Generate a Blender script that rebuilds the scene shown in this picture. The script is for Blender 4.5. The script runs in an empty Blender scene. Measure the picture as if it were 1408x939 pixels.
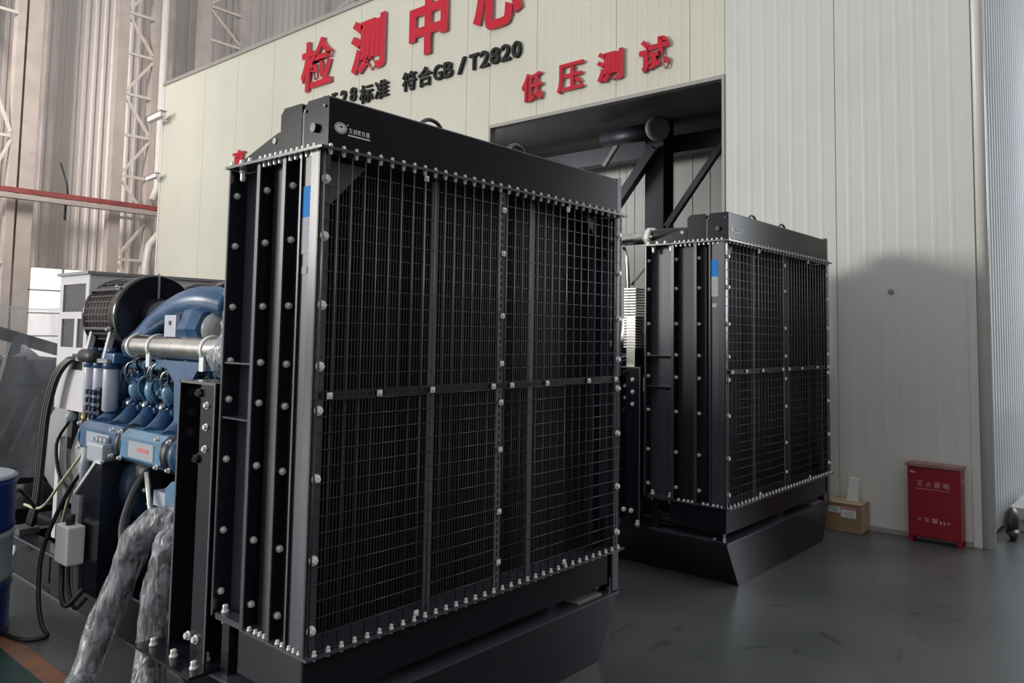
import bpy, bmesh, math, random
from mathutils import Vector, Matrix
random.seed(7)
SC = bpy.context.scene
COL = SC.collection
R = math.radians
# ------------------------------------------------------------------ camera
cam = bpy.data.cameras.new('camera'); cam_o = bpy.data.objects.new('camera', cam); COL.objects.link(cam_o)
yaw, pitch, roll = 0.7115, 0.0705, 0.0166
fw = Vector((math.cos(yaw)*math.cos(pitch), math.sin(yaw)*math.cos(pitch), math.sin(pitch)))
rt = fw.cross(Vector((0, 0, 1))).normalized(); up = rt.cross(fw)
r2 = rt*math.cos(roll)+up*math.sin(roll); u2 = up*math.cos(roll)-rt*math.sin(roll)
M = Matrix((r2, u2, -fw)).transposed().to_4x4(); M.translation = (0, 0, 1.6)
cam_o.matrix_world = M
cam.sensor_width = 36; cam.lens = 1076.85/1408*36; cam.shift_y = -85.6/1408
cam.clip_start = .05; cam.clip_end = 200
SC.camera = cam_o
# ------------------------------------------------------------------ view / world / light
SC.view_settings.view_transform = 'Standard'; SC.view_settings.look = 'None'
SC.view_settings.gamma = 1; SC.view_settings.exposure = 0.0
SC.view_settings.use_curve_mapping = False
w = bpy.data.worlds.new('world'); SC.world = w; w.use_nodes = True
w.node_tree.nodes['Background'].inputs[0].default_value = (.97, .98, 1.0, 1)
w.node_tree.nodes['Background'].inputs[1].default_value = 0.78
def area(name, loc, target, sx, sy, power, col, spread=180):
    l = bpy.data.lights.new(name, 'AREA'); l.shape = 'RECTANGLE'; l.size = sx; l.size_y = sy
    l.energy = power; l.color = col; l.spread = R(spread)
    o = bpy.data.objects.new(name, l); COL.objects.link(o); o.location = loc
    o.rotation_euler = (Vector(target)-Vector(loc)).to_track_quat('-Z', 'Y').to_euler()
    return o
# daylight through the tall hall door far to the left, and a weaker one beyond the booth corner
area('hall_door_daylight', (-23.0, 26.5, 7.4), (5.5, 2.0, 1.6), 9.0, 6.5, 7200, (1.0, .965, .90))
area('side_door_daylight', (11.5, -1.2, 3.2), (8.8, 1.3, 2.6), 2.0, 3.0, 170, (.88, .94, 1.0))
area('added_end_wall_fill', (-9.0, 9.0, 9.0), (2.8, 19.0, 6.5), 6.0, 4.0, 400, (1.0, .92, .88), 42)  # added fill that only brightens the end wall; no such opening known
area('added_inner_room_fill', (8.0, 8.6, 4.2), (11.0, 5.5, 2.6), 1.2, .5, 70, (.95, .97, 1.0))  # unseen light added to lift the dark inner room

# ------------------------------------------------------------------ materials
def mat(name, col, rough=.5, metal=0., noise=0., nscale=8., bump=0., bscale=40., spec=.5, coat=0., col2=None, stretch=None):
    m = bpy.data.materials.new(name); m.use_nodes = True; nt = m.node_tree; b = nt.nodes['Principled BSDF']
    b.inputs['Roughness'].default_value = rough; b.inputs['Metallic'].default_value = metal
    b.inputs['Specular IOR Level'].default_value = spec; b.inputs['Coat Weight'].default_value = coat
    b.inputs['Base Color'].default_value = (*col, 1)
    tc = nt.nodes.new('ShaderNodeTexCoord'); mp = nt.nodes.new('ShaderNodeMapping')
    nt.links.new(tc.outputs['Object'], mp.inputs[0])
    if stretch: mp.inputs['Scale'].default_value = stretch
    if noise or col2:
        n = nt.nodes.new('ShaderNodeTexNoise'); n.inputs['Scale'].default_value = nscale; n.inputs['Detail'].default_value = 5
        nt.links.new(mp.outputs[0], n.inputs['Vector'])
        rp = nt.nodes.new('ShaderNodeValToRGB')
        c2 = col2 or tuple(c*(1-noise) for c in col)
        rp.color_ramp.elements[0].color = (*c2, 1); rp.color_ramp.elements[0].position = .35
        rp.color_ramp.elements[1].color = (*col, 1); rp.color_ramp.elements[1].position = .65
        nt.links.new(n.outputs['Fac'], rp.inputs[0]); nt.links.new(rp.outputs[0], b.inputs['Base Color'])
    if bump:
        n2 = nt.nodes.new('ShaderNodeTexNoise'); n2.inputs['Scale'].default_value = bscale; n2.inputs['Detail'].default_value = 4
        nt.links.new(mp.outputs[0], n2.inputs['Vector'])
        bp = nt.nodes.new('ShaderNodeBump'); bp.inputs['Strength'].default_value = bump; bp.inputs['Distance'].default_value = .01
        nt.links.new(n2.outputs['Fac'], bp.inputs['Height']); nt.links.new(bp.outputs[0], b.inputs['Normal'])
    return m
BLK = mat('black_gloss_paint', (.010, .010, .016), .22, spec=.55, bump=.05, bscale=6)
TNK = mat('black_satin_paint', (.011, .012, .016), .24, spec=.14, noise=.15, nscale=3, bump=.04, bscale=5)
EDG = mat('black_edge_paint', (.05, .05, .065), .22, spec=.8)
FIN = mat('radiator_fins', (.012, .013, .016), .45, noise=.3, nscale=30)
WIR = mat('lit_guard_wire', (.19, .195, .20), .3, metal=.2, spec=.8)  # black guard wire, its glint put into a lighter base colour
WI3 = mat('dimmed_lower_wire', (.026, .027, .030), .4, metal=.2)  # same wire, base colour dimmed to make the lower guards look less lit
WI2 = mat('cross_wire', (.014, .015, .017), .5)  # dimmed copy of the wire colour; also on the core tubes
GRY = mat('grey_flat_bar', (.10, .105, .115), .4, noise=.2)
ZNC = mat('zinc_plated_steel', (.86, .86, .84), .35, metal=.2, noise=.15, nscale=60)
STL = mat('stainless_steel', (.58, .56, .52), .26, metal=1., noise=.25, nscale=10, bump=.1, bscale=15)
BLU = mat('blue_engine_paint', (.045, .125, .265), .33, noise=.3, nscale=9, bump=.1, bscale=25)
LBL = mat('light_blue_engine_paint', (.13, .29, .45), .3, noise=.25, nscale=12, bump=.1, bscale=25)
NVY = mat('dark_navy_casting', (.010, .026, .060), .5, spec=.3, noise=.4, nscale=9, bump=.25, bscale=25)  # dark blue colour of block, housings and other castings
BCS = mat('black_casting', (.016, .017, .022), .5, noise=.4, nscale=12, bump=.3, bscale=40)
WHT = mat('white_powder_coat', (.72, .70, .72), .45, noise=.06, nscale=3)
LAV = mat('pale_filter_paint', (.55, .57, .68), .4, noise=.1)
ALT = mat('grey_alternator_paint', (.33, .34, .35), .35, noise=.1, nscale=4)
RUB = mat('black_rubber', (.012, .012, .013), .42, bump=.05)
CRM = mat('cream_wall_panel', (.60, .59, .51), .5, noise=.05, nscale=1.2, spec=.2, bump=.03, bscale=2)
CR2 = mat('pale_grey_wall_panel', (.58, .585, .56), .42, noise=.05, nscale=1.2, spec=.3, bump=.03, bscale=2)
CRM2 = mat('corrugated_white_panel', (.62, .65, .68), .22, noise=.08, nscale=1, spec=.6, bump=.06, bscale=3)
FAR = mat('far_wall_sheet', (.62, .57, .545), .6, noise=.25, nscale=.8, stretch=(.5, .5, .12), col2=(.585, .54, .515))
CLM = mat('cream_steelwork', (.50, .44, .40), .5, noise=.15, nscale=3)
LAC = mat('pale_lacing_steel', (.66, .60, .53), .5, noise=.1)
TRM = mat('grey_trim', (.30, .29, .27), .5, noise=.1)
PIP = mat('white_pipe', (.70, .68, .64), .35, noise=.06)
REDB = mat('red_oxide_beam', (.33, .08, .08), .5, noise=.3, nscale=5)
RED = mat('red_sign_face', (.50, .008, .028), .6, spec=.2)
PNK = mat('pink_sign_edge', (.62, .16, .18), .5)
INK = mat('black_sign', (.008, .010, .008), .6, spec=.2)
FBX = mat('red_cabinet_enamel', (.24, .005, .018), .35, noise=.1, nscale=4)
FBT = mat('dusty_red_lid', (.30, .16, .15), .6, noise=.2)
LET = mat('white_print', (.75, .72, .72), .5)
LETR = mat('faded_pink_print', (.50, .24, .26), .5)
CRD = mat('brown_cardboard', (.26, .17, .10), .8, noise=.15, nscale=6)
CRD2 = mat('pale_cardboard', (.42, .30, .19), .8, noise=.15, nscale=6)
PAP = mat('white_paper', (.72, .72, .70), .7, noise=.08)
DRM = mat('blue_drum_paint', (.010, .035, .22), .4, noise=.2, nscale=6)
DRW = mat('pale_drum_band', (.40, .45, .50), .45, noise=.15, nscale=6)
STK = mat('blue_sticker', (.02, .22, .62), .6, spec=.15)
STW = mat('white_sticker', (.42, .45, .50), .6, spec=.15)
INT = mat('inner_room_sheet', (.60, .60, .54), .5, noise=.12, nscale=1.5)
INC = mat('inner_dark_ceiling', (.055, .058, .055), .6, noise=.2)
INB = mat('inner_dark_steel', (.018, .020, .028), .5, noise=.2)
DUC = mat('grey_duct', (.22, .23, .22), .5, noise=.1)
TRF = mat('dark_red_filter_core', (.09, .04, .045), .7, noise=.3, nscale=40)
BRS = mat('brass_fitting', (.42, .30, .12), .35, metal=.8)
YEL = mat('cream_cable', (.62, .58, .40), .5)
CONC = mat('grey_block', (.42, .42, .39), .8, noise=.2)

def film(name, col, a0, a1, sc, rough=.2):
    m = bpy.data.materials.new(name); m.use_nodes = True; nt = m.node_tree; b = nt.nodes['Principled BSDF']
    b.inputs['Base Color'].default_value = (*col, 1); b.inputs['Roughness'].default_value = rough
    b.inputs['Specular IOR Level'].default_value = .9
    tc = nt.nodes.new('ShaderNodeTexCoord')
    n = nt.nodes.new('ShaderNodeTexNoise'); n.inputs['Scale'].default_value = sc; n.inputs['Detail'].default_value = 6
    n.inputs['Distortion'].default_value = 1.5
    mp = nt.nodes.new('ShaderNodeMapping'); mp.inputs['Scale'].default_value = (1, 1, .35); mp.inputs['Rotation'].default_value = (.5, .35, 0)
    nt.links.new(tc.outputs['Object'], mp.inputs[0]); nt.links.new(mp.outputs[0], n.inputs['Vector'])
    rp = nt.nodes.new('ShaderNodeMapRange'); rp.inputs['From Min'].default_value = .35; rp.inputs['From Max'].default_value = .65
    rp.inputs['To Min'].default_value = a0; rp.inputs['To Max'].default_value = a1
    nt.links.new(n.outputs['Fac'], rp.inputs['Value']); nt.links.new(rp.outputs[0], b.inputs['Alpha'])
    bp = nt.nodes.new('ShaderNodeBump'); bp.inputs['Strength'].default_value = .9; bp.inputs['Distance'].default_value = .02
    nt.links.new(n.outputs['Fac'], bp.inputs['Height']); nt.links.new(bp.outputs[0], b.inputs['Normal'])
    return m
FLM = film('clear_wrapping_film', (.44, .45, .49), .22, .85, 26, .12)
WEB = mat('black_web_sheen_tint', (.050, .052, .072), .34, spec=.5)  # black channel paint with its bluish sheen put into a lighter base colour
SHT = film('hanging_clear_sheet', (.62, .64, .68), .12, .42, 2.5, .25)
def emis(name, col, s):
    m = bpy.data.materials.new(name); m.use_nodes = True; b = m.node_tree.nodes['Principled BSDF']
    b.inputs['Base Color'].default_value = (.1, .1, .1, 1)
    b.inputs['Emission Color'].default_value = (*col, 1); b.inputs['Emission Strength'].default_value = s
    return m
WIN = emis('daylit_window_glass', (1, .97, .96), 1.05)

def floor_mat():
    m = bpy.data.materials.new('polished_grey_floor'); m.use_nodes = True; nt = m.node_tree; b = nt.nodes['Principled BSDF']
    tc = nt.nodes.new('ShaderNodeTexCoord')
    n = nt.nodes.new('ShaderNodeTexNoise'); n.inputs['Scale'].default_value = .9; n.inputs['Detail'].default_value = 8
    nt.links.new(tc.outputs['Object'], n.inputs['Vector'])
    rp = nt.nodes.new('ShaderNodeValToRGB'); rp.color_ramp.elements[0].position = .3; rp.color_ramp.elements[1].position = .7
    rp.color_ramp.elements[0].color = (.062, .068, .070, 1); rp.color_ramp.elements[1].color = (.098, .104, .108, 1)
    nt.links.new(n.outputs['Fac'], rp.inputs[0])
    # dark scuffs
    n3 = nt.nodes.new('ShaderNodeTexNoise'); n3.inputs['Scale'].default_value = 4; n3.inputs['Detail'].default_value = 10; n3.inputs['Distortion'].default_value = 2
    nt.links.new(tc.outputs['Object'], n3.inputs['Vector'])
    r3 = nt.nodes.new('ShaderNodeValToRGB'); r3.color_ramp.elements[0].position = .60; r3.color_ramp.elements[1].position = .72
    r3.color_ramp.elements[0].color = (1, 1, 1, 1); r3.color_ramp.elements[1].color = (.55, .55, .55, 1)
    nt.links.new(n3.outputs['Fac'], r3.inputs[0])
    mx = nt.nodes.new('ShaderNodeMix'); mx.data_type = 'RGBA'; mx.blend_type = 'MULTIPLY'; mx.inputs[0].default_value = 1
    nt.links.new(rp.outputs[0], mx.inputs[6]); nt.links.new(r3.outputs[0], mx.inputs[7])
    nt.links.new(mx.outputs[2], b.inputs['Base Color'])
    rr = nt.nodes.new('ShaderNodeMapRange'); rr.inputs['To Min'].default_value = .22; rr.inputs['To Max'].default_value = .42
    nt.links.new(n.outputs['Fac'], rr.inputs['Value']); nt.links.new(rr.outputs[0], b.inputs['Roughness'])
    bp = nt.nodes.new('ShaderNodeBump'); bp.inputs['Strength'].default_value = .05
    nt.links.new(n3.outputs['Fac'], bp.inputs['Height']); nt.links.new(bp.outputs[0], b.inputs['Normal'])
    return m
FLR = floor_mat()
ORG = mat('worn_orange_floor_paint', (.28, .10, .035), .4, noise=.4, nscale=5, col2=(.10, .085, .08))
GRN = mat('dark_green_floor_paint', (.012, .050, .046), .35, noise=.3, nscale=2)

# ------------------------------------------------------------------ mesh helpers
class MB:
    def __init__(s): s.v = []; s.f = []; s.sm = []
    def add(s, vs, fs, sm=False):
        o = len(s.v); s.v += [tuple(v) for v in vs]
        for f in fs: s.f.append([o+i for i in f]); s.sm.append(sm)
        return s
    def box(s, x0, x1, y0, y1, z0, z1):
        if x0 > x1: x0, x1 = x1, x0
        if y0 > y1: y0, y1 = y1, y0
        if z0 > z1: z0, z1 = z1, z0
        v = [(x, y, z) for z in (z0, z1) for y in (y0, y1) for x in (x0, x1)]
        return s.add(v, [(0, 2, 3, 1), (4, 5, 7, 6), (0, 1, 5, 4), (2, 6, 7, 3), (0, 4, 6, 2), (1, 3, 7, 5)])
    def bbox(s, x0, x1, y0, y1, z0, z1, b=.006):
        # chamfered box
        bm = bmesh.new(); bmesh.ops.create_cube(bm, size=1)
        for v in bm.verts:
            v.co = Vector(((x0+x1)/2+v.co.x*(x1-x0), (y0+y1)/2+v.co.y*(y1-y0), (z0+z1)/2+v.co.z*(z1-z0)))
        bmesh.ops.bevel(bm, geom=bm.edges[:], offset=b, segments=2, affect='EDGES', profile=.6)
        bm.verts.index_update()
        s.add([v.co[:] for v in bm.verts], [[v.index for v in f.verts] for f in bm.faces]); bm.free(); return s
    def obox(s, p0, p1, wd, ht, upv=(0, 0, 1)):
        # bar from p0 to p1, width wd sideways, height ht
        p0 = Vector(p0); p1 = Vector(p1); d = (p1-p0).normalized(); u = Vector(upv)
        if abs(d.dot(u)) > .95: u = Vector((1, 0, 0))
        a = d.cross(u).normalized(); b = a.cross(d)
        v = [p+a*(sx*wd/2)+b*(sy*ht/2) for p in (p0, p1) for sx, sy in ((-1, -1), (1, -1), (1, 1), (-1, 1))]
        return s.add(v, [(3, 2, 1, 0), (4, 5, 6, 7), (0, 1, 5, 4), (1, 2, 6, 5), (2, 3, 7, 6), (3, 0, 4, 7)])
    def cyl(s, p0, p1, r0, r1=None, n=16, cap=True):
        if r1 is None: r1 = r0
        return s.lathe(p0, p1, [(0, r0), (1, r1)], n, cap)
    def lathe(s, p0, p1, prof, n=24, cap=True):
        # prof: (t along axis 0..1, radius)
        p0 = Vector(p0); p1 = Vector(p1); d = p1-p0; dn = d.normalized()
        u = Vector((0, 0, 1)) if abs(dn.z) < .9 else Vector((1, 0, 0))
        a = dn.cross(u).normalized(); b = a.cross(dn); vs = []; fs = []
        for t, r in prof:
            for i in range(n):
                an = 2*math.pi*i/n; vs.append(p0+d*t+(a*math.cos(an)+b*math.sin(an))*r)
        for k in range(len(prof)-1):
            for i in range(n):
                j = (i+1) % n; fs.append((k*n+i, k*n+j, (k+1)*n+j, (k+1)*n+i))
        s.add(vs, fs, n > 8)
        if cap:
            m = len(prof)-1
            o = len(s.v)-len(vs)
            s.f.append([o+i for i in reversed(range(n))]); s.sm.append(False)
            s.f.append([o+m*n+i for i in range(n)]); s.sm.append(False)
        return s
    def tube(s, pts, r, n=8, rad=None, smooth=0, closed_ends=True):
        pts = [Vector(p) for p in pts]
        if smooth: pts = catmull(pts, smooth)
        m = len(pts); vs = []; fs = []; pa = None
        for k, p in enumerate(pts):
            d = (pts[min(k+1, m-1)]-pts[max(k-1, 0)]).normalized()
            if pa is None:
                u = Vector((0, 0, 1)) if abs(d.z) < .9 else Vector((1, 0, 0)); a = d.cross(u).normalized()
            else: a = (pa-d*pa.dot(d)).normalized()
            pa = a; b = d.cross(a)
            rr = rad(k/(m-1)) if rad else r
            for i in range(n):
                an = 2*math.pi*i/n
                q = rr(an) if callable(rr) else rr
                vs.append(p+(a*math.cos(an)+b*math.sin(an))*q)
        for k in range(m-1):
            for i in range(n):
                j = (i+1) % n; fs.append((k*n+i, k*n+j, (k+1)*n+j, (k+1)*n+i))
        o = len(s.v); s.add(vs, fs, True)
        if closed_ends:
            s.f.append([o+i for i in reversed(range(n))]); s.sm.append(False)
            s.f.append([o+(m-1)*n+i for i in range(n)]); s.sm.append(False)
        return s
    def prism(s, poly, ax, a0, a1):
        # poly of 2D points extruded along axis ax ('X': (y,z), 'Y': (x,z), 'Z': (x,y))
        def P(p, t): return {'X': (t, p[0], p[1]), 'Y': (p[0], t, p[1]), 'Z': (p[0], p[1], t)}[ax]
        n = len(poly); vs = [P(p, a0) for p in poly]+[P(p, a1) for p in poly]
        return s.add(vs, [list(range(n)), list(reversed(range(n, 2*n)))]+[(i, i+n, (i+1) % n+n, (i+1) % n) for i in range(n)])
    def hexbolt(s, p, d, r, h):
        p = Vector(p); d = Vector(d).normalized()
        s.lathe(p, p+d*h*.3, [(0, r*1.35), (1, r*1.35)], 10)
        s.lathe(p+d*h*.3, p+d*h, [(0, r), (.8, r), (1, r*.75)], 6); return s
    def sphere(s, c, r, n=14, sc=(1, 1, 1)):
        vs = []; fs = []; m = n//2
        for k in range(m+1):
            t = math.pi*k/m
            for i in range(n):
                a = 2*math.pi*i/n
                vs.append((c[0]+r*sc[0]*math.sin(t)*math.cos(a), c[1]+r*sc[1]*math.sin(t)*math.sin(a), c[2]+r*sc[2]*math.cos(t)))
        for k in range(m):
            for i in range(n):
                j = (i+1) % n; fs.append((k*n+i, (k+1)*n+i, (k+1)*n+j, k*n+j))
        return s.add(vs, fs, True)
    def build(s, name, m, parent=None, fixn=True):
        me = bpy.data.meshes.new(name); me.from_pydata(s.v, [], s.f)
        me.polygons.foreach_set('use_smooth', s.sm)
        ms = m if isinstance(m, (list, tuple)) else [m]
        for x in ms: me.materials.append(x)
        if fixn:
            bm = bmesh.new(); bm.from_mesh(me); bmesh.ops.recalc_face_normals(bm, faces=bm.faces[:]); bm.to_mesh(me); bm.free()
        o = bpy.data.objects.new(name, me); COL.objects.link(o)
        if parent: o.parent = parent; o.matrix_parent_inverse = absinv(parent)
        return o
def absinv(p):
    m = Matrix.Identity(4)
    while p is not None:
        m = m @ Matrix.Translation(-Vector(p.location)) if True else m
        p = p.parent if (p.parent and p.type == 'EMPTY') else None
    return m
def catmull(P, n):
    out = []; m = len(P)
    for k in range(m-1):
        p0, p1, p2, p3 = P[max(k-1, 0)], P[k], P[k+1], P[min(k+2, m-1)]
        for i in range(n):
            t = i/n
            out.append(.5*((2*p1)+(p2-p0)*t+(2*p0-5*p1+4*p2-p3)*t*t+(3*p1-p0-3*p2+p3)*t**3))
    out.append(P[-1]); return out
def tag(o, label=None, cat=None, group=None, kind=None):
    if label: o['label'] = label
    if cat: o['category'] = cat
    if group: o['group'] = group
    if kind: o['kind'] = kind
    return o
def thing(name, loc, label, cat, group=None):
    o = bpy.data.objects.new(name, None); COL.objects.link(o); o.location = loc; o.empty_display_size = .1
    return tag(o, label, cat, group)
def children(o): return [c for c in bpy.data.objects if c.parent == o]
def copy_tree(o, parent=None, off=None):
    c = o.copy(); COL.objects.link(c)
    if parent is not None: c.parent = parent; c.matrix_parent_inverse = o.matrix_parent_inverse.copy()
    if off is not None: c.location = o.location+Vector(off)
    for ch in KID.get(o.name, []): copy_tree(ch, c)
    return c
KID = {}
def index_kids():
    KID.clear()
    for o in bpy.data.objects:
        if o.parent: KID.setdefault(o.parent.name, []).append(o)

def glyph(name, ch, mats, parent, frame, bold=0., depth=.02, italic=0.):
    """ch as mesh filling the frame (origin, right vector, up vector, width, height); extruded towards viewer"""
    c = bpy.data.curves.new('g', 'FONT'); c.body = ch; c.offset = bold; c.resolution_u = 3; c.fill_mode = 'NONE' if False else 'BOTH'; c.extrude = .05
    o = bpy.data.objects.new('g', c); COL.objects.link(o); bpy.context.view_layer.update()
    dg = bpy.context.evaluated_depsgraph_get()
    me = bpy.data.meshes.new_from_object(o.evaluated_get(dg)); bpy.data.objects.remove(o); bpy.data.curves.remove(c)
    me.name = name
    org, rv, uv, wd, ht = frame; org = Vector(org); rv = Vector(rv); uv = Vector(uv); nv = rv.cross(uv)
    xs = [v.co.x for v in me.vertices]; ys = [v.co.y for v in me.vertices]
    x0, x1, y0, y1 = min(xs), max(xs), min(ys), max(ys)
    base = parent.location if parent is not None and parent.type == 'EMPTY' else Vector((0, 0, 0))
    for v in me.vertices:
        a = (v.co.x-x0)/(x1-x0)*wd; b = (v.co.y-y0)/(y1-y0)*ht; z = (v.co.z/.1+.5)*depth
        v.co = org+rv*(a+italic*b)+uv*b+nv*z
    me.materials.clear()
    for m in mats: me.materials.append(m)
    if len(mats) > 1:
        for p in me.polygons: p.material_index = 0 if p.normal.dot(nv) > .7 else 1
    me.update()
    if len(mats) > 1:
        for p in me.polygons: p.material_index = 0 if p.normal.dot(nv) > .7 else 1
    ob = bpy.data.objects.new(name, me); COL.objects.link(ob)
    if parent is not None: ob.parent = parent; ob.matrix_parent_inverse = absinv(parent)
    return ob

# ------------------------------------------------------------------ setting
XW = 7.144; YC = 1.277
MB().box(-14, 22, -8, 24, -.1, 0).build('floor', FLR)['kind'] = 'structure'
MB().box(1.405, 1.50, -2, 18, 0, .002).build('trim_1', ORG)['kind'] = 'structure'
MB().box(-1.5, 1.405, -2, 18, 0, .0015).build('trim_2', GRN)['kind'] = 'structure'
def mesh_ribbed(y0, y1, z0, z1, pitch, dep, wtop=.03, wslope=.012, thick=.05, notch=.004):
    """sandwich panel in local coords: width along u, face at n=0 towards -n; list (u,n)"""
    prof = [(y0, .012), (y0+notch, 0)]
    k = int((y1-y0)/pitch); p0 = (y1-y0-(k-1)*pitch)/2
    for i in range(k):
        c = y0+p0+i*pitch
        if c-wtop/2-wslope < y0+.03 or c+wtop/2+wslope > y1-.03: continue
        prof += [(c-wtop/2-wslope, 0), (c-wtop/2, -dep), (c+wtop/2, -dep), (c+wtop/2+wslope, 0)]
    prof += [(y1-notch, 0), (y1, .012)]
    return prof
def wall_panel_X(parent, X, y0, y1, z0, z1, pitch, dep, m, thick=.06, **k):
    prof = mesh_ribbed(y0, y1, z0, z1, pitch, dep, **k); n = len(prof); b = MB()
    vs = [(X+p[1], p[0], z) for z in (z0, z1) for p in prof]+[(X+thick, y, z) for z in (z0, z1) for y in (y0, y1)]
    fs = [(i, i+1, n+i+1, n+i) for i in range(n-1)]
    a, c, d, e = 2*n, 2*n+1, 2*n+2, 2*n+3
    fs += [(0, n, d, a), (n-1, c, e, 2*n-1), (a, d, e, c), list(range(n))+[c, a], list(range(2*n-1, n-1, -1))+[d, e]]
    b.add(vs, fs); return b.build('panel', m, parent)
def wall_panel_Y(parent, Y, x0, x1, z0, z1, pitch, dep, m, thick=.06, **k):
    prof = mesh_ribbed(x0, x1, z0, z1, pitch, dep, **k); n = len(prof); b = MB()
    vs = [(p[0], Y+p[1], z) for z in (z0, z1) for p in prof]+[(x, Y+thick, z) for z in (z0, z1) for x in (x0, x1)]
    fs = [(i, i+1, n+i+1, n+i) for i in range(n-1)]
    a, c, d, e = 2*n, 2*n+1, 2*n+2, 2*n+3
    fs += [(0, n, d, a), (n-1, c, e, 2*n-1), (a, d, e, c), list(range(n))+[c, a], list(range(2*n-1, n-1, -1))+[d, e]]
    b.add(vs, fs); return b.build('panel', m, parent)
# booth front wall
wf = bpy.data.objects.new('wall_front', None); COL.objects.link(wf); wf.location = (XW, YC, 0); wf['kind'] = 'structure'
ZT = 6.5156; OL, OR_, OZ = 6.583, 3.405, 4.22
seams = [YC+.03, 2.345, 3.405, 3.79, 4.69, 5.82, 6.99, 8.06, 9.22, 10.38, 11.54, 12.7, 13.86, 15.5]
for a, b in zip(seams[:-1], seams[1:]):
    rib = dict(wtop=.022, wslope=.012)
    m = CR2 if b < 3.5 else CRM
    if b <= 3.41: wall_panel_X(wf, XW, a, b, 0, ZT, .135, .0016, m, **rib)
    elif a >= 6.9: wall_panel_X(wf, XW, a, b, 0, ZT, .135, .0016, m, **rib)
    elif a == 5.82:
        wall_panel_X(wf, XW, a, OL, OZ, ZT, .135, .0016, m, **rib); wall_panel_X(wf, XW, OL, b, 0, ZT, .135, .0016, m, **rib)
    else: wall_panel_X(wf, XW, a, b, OZ, ZT, .135, .0016, m, **rib)
tr = MB(); tr.box(XW-.03, XW+.1, YC, 15.55, ZT-.02, ZT+.05)
tr.build('trim_3', TRM)['kind'] = 'structure'
tr = MB(); tr.box(XW-.012, XW+.08, OR_, OL, OZ-.04, OZ+.0); tr.box(XW-.012, XW+.08, OR_-.0, OR_+.03, 0, OZ-.04); tr.box(XW-.012, XW+.08, OL-.03, OL, 0, OZ-.04)
tr.build('trim_4', TRM)['kind'] = 'structure'
tr = MB(); tr.box(XW-.01, XW+.07, 15.5, 15.56, 0, ZT); tr.build('trim_5', PIP)['kind'] = 'structure'
tr = MB(); tr.box(XW-.012, XW+.02, YC-.012, YC+.045, 0, ZT)
tr.build('trim_6', CR2)['kind'] = 'structure'
MB().box(XW-.025, XW, YC+.05, OR_-.02, 0, .035).build('baseboard_front', TRM)['kind'] = 'structure'
# booth right face
wr = bpy.data.objects.new('wall_right', None); COL.objects.link(wr); wr.location = (XW, YC, 0); wr['kind'] = 'structure'
for i in range(7):
    x0 = XW+.06+i*1.0
    wall_panel_Y(wr, YC, x0, x0+1.0, .02, ZT, .125, .012, CRM2, wtop=.03, wslope=.014)
# booth left face, back, roof
MB().box(XW+.06, 14, 15.44, 15.5, 0, ZT).build('wall_left', CRM)['kind'] = 'structure'
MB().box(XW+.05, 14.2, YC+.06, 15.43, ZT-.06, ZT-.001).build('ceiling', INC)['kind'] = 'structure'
# inner room seen through the opening
wi = bpy.data.objects.new('wall_inner', None); COL.objects.link(wi); wi.location = (11, 3, 0); wi['kind'] = 'structure'
for i in range(10):
    wall_panel_X(wi, 11.0, 1.6+i*.9, 2.5+i*.9, 0, 4.9, .3, .01, INT, wtop=.02, wslope=.01)
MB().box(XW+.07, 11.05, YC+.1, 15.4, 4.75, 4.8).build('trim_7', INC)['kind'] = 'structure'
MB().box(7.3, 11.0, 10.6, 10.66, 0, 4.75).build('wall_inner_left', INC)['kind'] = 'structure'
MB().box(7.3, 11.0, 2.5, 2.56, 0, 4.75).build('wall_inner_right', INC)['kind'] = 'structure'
# the end wall of the hall
we = bpy.data.objects.new('wall_back', None); COL.objects.link(we); we.location = (5, 19, 0); we['kind'] = 'structure'
YE = 19.0
for i in range(18):
    x0 = -1.0+i*1.0
    if x0 >= 16: break
    z0 = 2.9 if (x0 >= 4.0 and x0 < 8.0) else 0
    wall_panel_Y(we, YE, x0, x0+1.0, z0, 13, .2, .035, FAR, wtop=.05, wslope=.03, notch=.01)
MB().box(4.0, 8.0, YE, YE+.06, 0, .9).build('wall_low_back', FAR)['kind'] = 'structure'
n = 1
wf_ = bpy.data.objects.new('window_1', None); COL.objects.link(wf_); wf_.location = (6, YE, .9); wf_['kind'] = 'structure'
for i in range(6):
    for k in range(4):
        xa = 4.0+i*.667; za = .9+k*.5
        MB().box(xa+.02, xa+.647, YE+.02, YE+.03, za+.015, za+.485).build('pane', WIN, wf_)
fr = MB()
for i in range(7): fr.box(4.0+i*.667-.02, 4.0+i*.667+.02, YE-.02, YE+.04, .9, 2.9)
for k in range(5): fr.box(4.0, 8.0, YE-.02, YE+.04, .9+k*.5-.014, .9+k*.5+.014)
fr.build('window_frame', LAC, wf_)

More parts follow.
